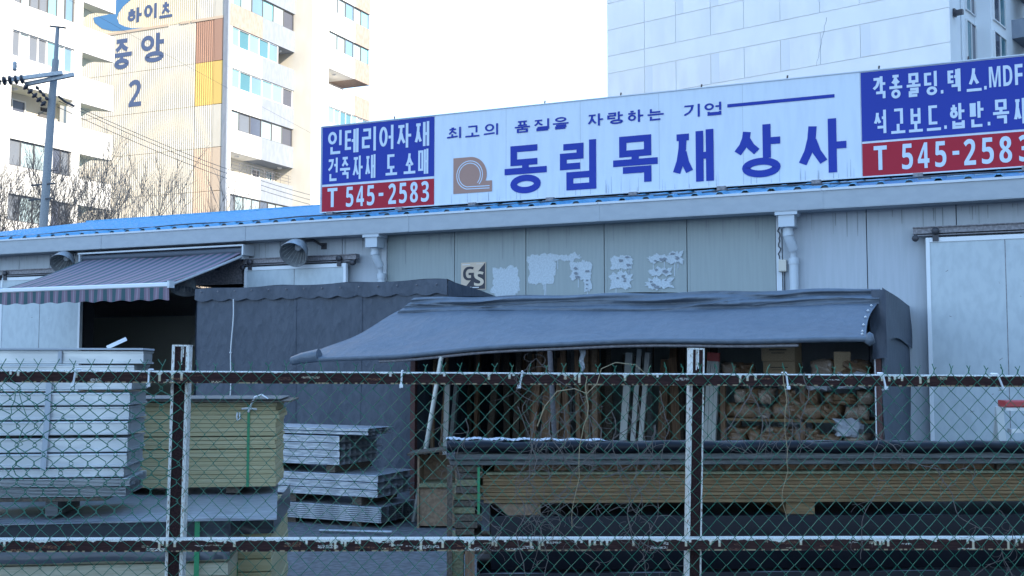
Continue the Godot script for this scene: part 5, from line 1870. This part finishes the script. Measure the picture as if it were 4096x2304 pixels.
func right_pile() -> void:
	var o := Vector3(-2.6541, 0, -5.9334)
	var tn := 26.1
	var t := thing("timber_stack", "bundle of orange brown planks resting on blocks behind the fence at right", "timber stack", o, tn)
	var s: SurfaceTool
	var y := 0.737
	for k in 8:
		s = S()
		cbx(s, -0.18 + rng.randf_range(-0.03, 0.02), y + 0.001, -0.9, 3.9, y + 0.0205, -0.05 - rng.randf_range(0.0, 0.008), 0.003)
		obj("plank", s, M.wood_orange if k % 2 else M.wood_orange_b, t)
		y += 0.0208
	s = S()
	cbx(s, -0.15, 0.905, -0.9, 3.9, 0.918, -0.03, 0.002)
	obj("plank", s, M.wood_green, t)
	s = S()
	cbx(s, -0.1, 0.919, -0.9, 3.9, 0.955, -0.14, 0.003)
	obj("plank", s, M.wood_brown, t)
	s = S()
	bx(s, 1.62, 0.662, -0.6, 1.79, 0.735, -0.08)
	obj("block", s, M.wood_orange_b, t)
	s = S()
	bx(s, 0.06, 0.662, -0.6, 0.17, 0.735, -0.08)
	obj("block", s, M.wood_orange_b, t)
	s = S()
	tri(s, Vector3(-0.1, 0.734, -0.07), Vector3(0.06, 0.6, -0.07), Vector3(0.16, 0.734, -0.07))
	obj("wedge", s, M.plywood, t)
	# grey boards laid on spacers above
	t = thing("board_stack", "two grey weathered boards on spacers under the black tarpaulin roll", "timber stack", o, tn)
	for e in [[0.995, 1.03, 0.0], [0.962, 0.992, -0.02]]:
		s = S()
		cbx(s, -0.36, e[0], -0.9, 3.9, e[1], e[2], 0.003)
		obj("board", s, M.wood_grey, t)
	for x in [0.35, 1.1, 1.95, 2.9]:
		s = S()
		bx(s, x, 0.92, -0.8, x + 0.12, 0.96, -0.1)
		obj("spacer", s, M.wood_dark, t)
	# stubs at the left end
	t = thing("timber_stubs", "short greenish timber ends piled at the left end of the plank bundle", "timber stack", o, tn)
	for k in 11:
		s = S()
		var yy := 0.52 + 0.04 * k
		cbx(s, -0.34 + rng.randf_range(0, 0.02), yy, -0.5, -0.2 + rng.randf_range(-0.02, 0.03), yy + 0.036, -0.04 + rng.randf_range(-0.03, 0.02), 0.003)
		obj("stub", s, M.wood_green if k in [4, 6, 8] else M.wood_dark, t)
	s = S()
	bx(s, -0.375, 0.3, -0.06, -0.345, 0.96, -0.01)
	obj("upright", s, M.wood_dark, t)
	s = S()
	bx(s, -0.2, 0.68, -0.035, -0.185, 0.95, -0.02)
	obj("strap", s, M.strap_green, t)
	t = thing("timber_trestle", "dark rough timber legs carrying the plank bundle's left end", "trestle", o, tn)
	s = S()
	bx(s, -0.365, 0.0, -0.5, -0.28, 0.52, -0.05)
	obj("leg", s, M.wood_green, t)
	s = S()
	bx(s, -0.27, 0.0, -0.02, -0.215, 0.5, 0.04)
	obj("leg", s, M.wood_brown, t)
	s = S()
	bx(s, -0.34, 0.44, -0.6, 3.8, 0.5, -0.1)
	obj("beam", s, M.wood_dark, t)
	# black wrapped bundles below
	for e in [[0.36, 0.665, -0.12, 0.0, "black film wrapped bundle directly under the orange planks"], [0.02, 0.35, -0.2, 0.05, "black film wrapped bundle on the ground under the other black bundle"]]:
		t = thing("wrapped_bundle", e[4], "wrapped bundle", o, tn)
		s = S()
		var ya: float = e[0]
		var yb: float = e[1]
		var xa: float = e[2]
		var zz: float = e[3]
		grid(s, 60, 10, func(u: float, v: float) -> Vector3:
			return Vector3(lerpf(xa, 3.9, u), lerpf(ya, yb, v), zz - 0.05 + 0.05 * sin(PI * (0.15 + 0.7 * v)) + 0.006 * sin(u * 40.0 + v * 5.0)))
		grid(s, 60, 2, func(u: float, v: float) -> Vector3:
			return Vector3(lerpf(xa, 3.9, u), yb + 0.004 * sin(u * 33.0), lerpf(zz - 0.03, zz - 0.8, v)))
		q(s, Vector3(xa, ya, zz - 0.8), Vector3(xa, ya, zz - 0.03), Vector3(xa, yb, zz - 0.03), Vector3(xa, yb, zz - 0.8))
		obj("film", s, M.black_film, t)
	# tarpaulin roll along the top
	t = thing("tarpaulin", "black shiny tarpaulin rolled over the top of the right timber stack", "tarpaulin", o, tn)
	s = S()
	grid(s, 90, 12, func(u: float, v: float) -> Vector3:
		var a := lerpf(-0.9, PI * 0.62, v)
		var x := lerpf(-0.375, 3.9, u)
		var w := 0.004 * sin(u * 45.0) + 0.003 * sin(u * 103.0 + v * 3.0)
		return Vector3(x, 1.066 - 0.011 * u + 0.037 * sin(a) + w, -0.02 + 0.05 * cos(a) + w))
	obj("roll", s, M.black_film, t)
	s = S()
	grid(s, 90, 6, func(u: float, v: float) -> Vector3:
		var x := lerpf(-0.38, 3.9, u)
		var tuft := exp(-u * 7.0)
		return Vector3(x, 1.1 - 0.011 * u + 0.003 * sin(u * 61.0 + v * 3.0) + tuft * 0.012 * sin(u * 260.0 + v * 9.0) - 0.06 * v * v, lerpf(-0.045, -0.3 - 0.5 * v, v)))
	q(s, Vector3(-0.38, 1.0, -0.04), Vector3(-0.33, 1.0, 0.035), Vector3(-0.33, 1.11, 0.025), Vector3(-0.38, 1.11, -0.04))
	obj("top_sheet", s, M.top_sheet, t)
	s = S()
	grid(s, 60, 6, func(u: float, v: float) -> Vector3:
		var x := lerpf(-0.385, 0.55, u)
		return Vector3(x, 1.104 - 0.003 * u + 0.012 * (1.0 - u) * absf(sin(u * 90.0 + v * 7.0)) + 0.004 * sin(u * 41.0), lerpf(-0.02, -0.2, v)))
	obj("frosted_end", s, M.frost, t)

func ladder() -> void:
	var t := thing("step_ladder", "aluminium step ladder with red top behind the timber stack at right", "ladder", Vector3(0.085, 0, -9.9), 18.0)
	var s := S()
	for e in [[-0.13, 0.0, -0.19, 0.2], [0.13, 0.0, 0.19, 0.2], [-0.12, -0.1, -0.16, -0.5], [0.12, -0.1, 0.16, -0.5]]:
		s = S()
		var a := Vector3(e[2], 0, e[3])
		var b := Vector3(e[0], 1.2, e[1])
		for k in 1:
			var d := (b - a)
			var bs := Basis(Vector3(1, 0, 0), d.normalized(), Vector3(1, 0, 0).cross(d.normalized())).orthonormalized()
			bx(s, -0.028, 0, -0.012, 0.028, d.length(), 0.012, Transform3D(bs, a))
		obj("leg", s, M.mould_white, t)
	for k in 4:
		s = S()
		var y := 0.25 + 0.25 * k
		bx(s, -0.18 + 0.05 * y, y, 0.14 - 0.15 * y, 0.18 - 0.05 * y, y + 0.03, 0.24 - 0.15 * y)
		obj("step", s, M.galv, t)
	s = S()
	cbx(s, -0.16, 1.2, -0.13, 0.16, 1.255, 0.06, 0.01)
	obj("top_cap", s, M.red_paint, t)
	s = S()
	bx(s, -0.155, 1.175, 0.0, 0.155, 1.199, 0.05)
	obj("top_tread", s, M.galv, t)

# ------------------------------------------------------------------ fence
func drip_material(seed: int, cover: float) -> StandardMaterial3D:
	# brown paint with white overpaint that ran down from the top edge: stains with a shape of their own
	var r := RandomNumberGenerator.new()
	r.seed = seed
	var W := 2048
	var H := 32
	var im := Image.create(W, H, false, Image.FORMAT_RGB8)
	var n := FastNoiseLite.new()
	n.seed = seed
	n.frequency = 0.06
	for x in W:
		for y in H:
			var v := n.get_noise_2d(x * 0.7, y * 3.0)
			var c := Color(0.028, 0.016, 0.017).lerp(Color(0.055, 0.028, 0.026), clampf(v + 0.5, 0, 1))
			if y > 27 and n.get_noise_2d(x * 2.0 + 900.0, 0) > 0.05: c = Color(0.3, 0.24, 0.15)
			im.set_pixel(x, y, c.linear_to_srgb())
	var white := Color(0.6, 0.62, 0.57).linear_to_srgb()
	var cream := Color(0.5, 0.46, 0.33).linear_to_srgb()
	for x in W:
		var e := n.get_noise_2d(x * 0.55, 300.0)
		var thick := 1.0 + 2.0 * maxf(0.0, n.get_noise_2d(x * 2.0, 500.0) * 2.0)
		if e > 0.22 - cover * 0.3: thick += (e - 0.22 + cover * 0.3) * 11.0 * cover
		for y in mini(int(thick), H): im.set_pixel(x, y, white)
	var x := 0
	while x < W:
		var e := n.get_noise_2d(x * 0.55, 300.0)
		var dense := e > 0.2 - cover * 0.3
		if dense or r.randf() < 0.12:
			# one run of paint, wide where it leaves the edge and thin at its tip
			var rl := r.randf_range(5, 20) if r.randf() < 0.65 else r.randf_range(18, 31)
			var rw := r.randf_range(2.0, 5.0)
			for y in mini(int(rl), H):
				var hw := maxf(1.2, rw * (1.0 - y / (rl * 0.45)))
				for i in range(int(-hw), int(hw) + 1):
					if x + i >= 0 and x + i < W: im.set_pixel(x + i, y, white if y < 10 and r.randf() < 0.9 else cream)
		x += r.randi_range(4, 11) if dense else r.randi_range(14, 60)
	for k in int(70 * cover):
		# flaked patches
		var fx := r.randi_range(0, W - 30)
		var fy := r.randi_range(4, H - 6)
		var c := [white, cream, Color(0.2, 0.1, 0.06).linear_to_srgb(), Color(0.13, 0.07, 0.05).linear_to_srgb()][r.randi() % 4] as Color
		var fw := r.randi_range(4, 24)
		var fh := r.randi_range(3, 9)
		for i in fw:
			for j in fh:
				if n.get_noise_2d((fx + i) * 5.0, (fy + j) * 9.0) > 0.02 and fy + j < H: im.set_pixel(fx + i, fy + j, c)
	var m := StandardMaterial3D.new()
	m.albedo_texture = ImageTexture.create_from_image(im)
	m.roughness = 0.8
	m.metallic_specular = 0.2
	return m

func fence() -> void:
	var t := thing("chain_link_fence", "green chain link fence on rusty brown rails dripping with white paint", "fence", Vector3(-1.8375, 0, -4.1077), 26.8)
	t.rotation.z = -0.00545
	var s: SurfaceTool
	for e in [[1.489, 1.539, 11, 0.55], [0.8045, 0.8535, 23, 1.0]]:
		var y0: float = e[0] - 0.0
		var y1: float = e[1] - 0.025 + 0.0
		y1 = y0 + 0.0495
		if e[0] > 1.0:
			y0 = 1.4655
			y1 = 1.5145
		s = S()
		q(s, Vector3(-3.4, y0, 0), Vector3(3.4, y0, 0), Vector3(3.4, y1 - 0.004, 0), Vector3(-3.4, y1 - 0.004, 0))
		q(s, Vector3(-3.4, y0, -0.05), Vector3(3.4, y0, -0.05), Vector3(3.4, y0, 0), Vector3(-3.4, y0, 0))
		q(s, Vector3(3.4, y0, -0.05), Vector3(-3.4, y0, -0.05), Vector3(-3.4, y1, -0.05), Vector3(3.4, y1, -0.05))
		var rl := obj("rail", s, drip_material(e[2], e[3]), t)
		s = S()
		q(s, Vector3(-3.4, y1 - 0.004, 0), Vector3(3.4, y1 - 0.004, 0), Vector3(3.4, y1, -0.004), Vector3(-3.4, y1, -0.004))
		q(s, Vector3(-3.4, y1, -0.004), Vector3(3.4, y1, -0.004), Vector3(3.4, y1, -0.05), Vector3(-3.4, y1, -0.05))
		obj("painted_top", s, M.post_white, rl)
	for e in [[-3.39, 0.0, 0.066, 0.01, 0.012], [-1.352, 0.006, 0.069, 0.011, 0.013], [0.722, 0.022, 0.061, 0.013, 0.006], [2.79, 0.01, 0.062, 0.012, 0.008]]:
		var p := Node3D.new()
		p.name = "post"
		t.add_child(p, true)
		p.position = Vector3(e[0] - 0.01 * 0, 0, -0.052)
		p.rotation.z = -e[1]
		var w: float = e[2] * 0.5
		s = S()
		bx(s, -w + 0.001, 0, -0.06, w - 0.001, 1.612, -0.006)
		obj("web", s, M.post_brown, p)
		s = S()
		bx(s, -w, 0, -0.055, -w + e[3], 1.617, 0.0)
		obj("flange", s, M.post_white, p)
		s = S()
		bx(s, w - e[4], 0, -0.055, w, 1.617, 0.0)
		obj("flange", s, M.post_white, p)
		s = S()
		bx(s, -w, 1.6125, -0.061, w, 1.619, -0.001)
		for k in 4:
			var xx := rng.randf_range(-w + 0.022, w - 0.024)
			bx(s, xx, 1.612 - rng.randf_range(0.02, 0.09), -0.0059, xx + 0.004, 1.612, -0.0045)
		obj("painted_cap", s, M.post_white, p)
	# woven wires: each one a zigzag that hooks into its neighbours
	var dw := 0.03465
	var dh := 0.0369
	var variants := []
	for v in 12:
		var r := RandomNumberGenerator.new()
		r.seed = 500 + v
		var odd := v % 2
		var loose := 0.0016 if v < 8 else 0.006
		s = S()
		var pts := []
		var y := 1.522
		var right := odd == 0
		var top := Vector3(dw if right else 0.0, y, 0.0)
		pts.append(top + Vector3((0.014 if r.randf() < 0.5 else -0.014) * r.randf_range(0.5, 1.2), 0.03 + r.randf_range(-0.008, 0.01), r.randf_range(-0.005, 0.008)))
		pts.append(top + Vector3(0.002, 0.013, 0.002))
		for k in 42:
			if y < 0.01: break
			var x := dw + 0.0012 if right else -0.0012
			x += r.randf_range(-1, 1) * loose
			pts.append(Vector3(x, y + r.randf_range(-1, 1) * loose, (-0.0025 if right else 0.0025) + r.randf_range(-1, 1) * loose))
			if v >= 8 and k > 1 and k < 16:
				# stretched knuckles that show as small eyes
				pts.append(Vector3(x + (0.003 if right else -0.003), y - 0.008, (-0.0025 if right else 0.0025)))
				y -= 0.008
				y -= dh - 0.008
			else:
				y -= dh
			right = not right
		tb(s, pts, 0.00175, -1, 4, false)
		variants.append(done(s))
	var n := 196
	for k in n:
		var x := -0.703 + dw * (k - 78)
		var odd := absi(k) % 2
		var v := (rng.randi() % 4) * 2
		if x < -1.35: v = 8 + (rng.randi() % 2) * 2
		put("wire", variants[v + (1 - odd)], M.wire_green, t, Transform3D(Basis(), Vector3(x, 0, 0.012 + 0.004 * sin(k * 0.13) + (0.01 * sin(k * 0.5) if x > 1.4 else 0.0))))
	s = S()
	for k in 4:
		var pts := []
		s = S()
		var a := Vector3(-2.06 + 0.03 * k, 1.52 - 0.02 * k, 0.02)
		for i in 14:
			a += Vector3(rng.randf_range(-0.035, 0.035), -0.02 + rng.randf_range(-0.02, 0.015), rng.randf_range(-0.01, 0.01))
			a.z = clampf(a.z, 0.008, 0.04)
			pts.append(a)
		tb(s, pts, 0.0018, -1, 4)
		obj("loose_wire", s, M.wire_green, t)
	# white cable ties round the top rail
	for e in [[-1.735, 0.08], [-1.45, 0.0], [-0.45, 0.02], [0.035, 0.12], [1.11, -0.06], [1.51, -0.1], [1.99, -0.2]]:
		s = S()
		var a: float = e[0]
		var b: float = e[0] - e[1] * 0.12
		for q4 in [[Vector3(a, 1.519, 0.004), Vector3(b, 1.455, 0.006), Vector3(b - 0.006, 1.452, -0.02)]]:
			tb(s, q4, 0.0042, -1, 4)
		bx(s, b - 0.007, 1.452, 0.003, b + 0.007, 1.466, 0.013)
		tb(s, [Vector3(a, 1.519, 0.004), Vector3(a, 1.519, -0.054)], 0.004, -1, 4)
		obj("cable_tie", s, M.strap_white, t)

func vines() -> void:
	var o := Vector3(-1.8375, 0, -4.1077)
	var spec := [[0.02, 0.34, 1.5, 0.0, 14, "dense grey tangle of dead vine on the mesh right of the middle"], [0.38, 0.62, 1.46, 0.1, 7, "thin dead vine with curled tendrils left of the right fence post"], [0.84, 1.2, 1.52, 1.2, 9, "dead vine looped over the top rail before the parcels"], [1.35, 2.1, 1.3, 0.2, 4, "sparse dead twigs on the mesh at the far right"], [-0.28, -0.05, 1.35, 0.1, 3, "few dead stems on the mesh at the left end of the planks"]]
	for e in spec:
		var t := thing("dead_vine", e[5], "vine", o, 26.8)
		var s := S()
		var s2 := S()
		for k in e[4]:
			var p := Vector3(rng.randf_range(e[0], e[1]), e[2] - rng.randf_range(0.0, 0.2), rng.randf_range(0.016, 0.04))
			var pts := [p]
			var d := Vector3(rng.randf_range(-0.5, 0.5), -1, 0)
			var m := 18 if k % 3 else 34
			for i in m:
				d = (d + Vector3(rng.randf_range(-0.55, 0.55), rng.randf_range(-0.35, 0.28), rng.randf_range(-0.15, 0.15))).normalized()
				if p.x < e[0]: d.x = absf(d.x)
				if p.x > e[1]: d.x = -absf(d.x)
				if p.y < maxf(e[3], 0.3): break
				if p.y > e[2] + 0.05: d.y = -absf(d.y)
				p += d * rng.randf_range(0.018, 0.045)
				p.z = clampf(p.z, 0.008, 0.05)
				pts.append(p)
				if rng.randf() < 0.4:
					# a curled tendril
					var tp := [p]
					var a := rng.randf_range(0, TAU)
					var c := rng.randf_range(-0.9, 0.9)
					var q2 := p
					for j in 9:
						a += c * 0.6
						q2 += Vector3(cos(a), sin(a) * 0.8 - 0.15, rng.randf_range(-0.2, 0.2)) * 0.011
						tp.append(q2)
					tb(s, tp, 0.0011, 0.0006, 3, false)
			tb(s, pts, rng.randf_range(0.0014, 0.0026), 0.001, 4, false)
		obj("stem", s, M.vine, t)
		for k in (1 if e[4] > 7 else 0):
			var p := Vector3(rng.randf_range(e[0], e[1]), e[2], 0.03)
			var pts := []
			for i in 16:
				pts.append(p)
				p += Vector3(0.009 * sin(i * 0.9 + e[0] * 9.0) + rng.randf_range(-0.012, 0.01), -0.04, 0.004 * sin(i * 1.1))
			tb(s2, pts, 0.002, 0.0012, 4, false)
		if e[1] < 0.5:
			tb(s2, [Vector3(0.1, 1.3, 0.03), Vector3(0.13, 1.38, 0.03), Vector3(0.18, 1.44, 0.03), Vector3(0.25, 1.45, 0.03), Vector3(0.3, 1.43, 0.03), Vector3(0.34, 1.47, 0.03), Vector3(0.36, 1.53, 0.02), Vector3(0.42, 1.555, 0.01), Vector3(0.5, 1.545, 0.01), Vector3(0.55, 1.5, 0.02)], 0.0024, 0.0015, 5, false)
		if e[4] > 7: obj("dry_stem", s2, M.vine_pale, t)
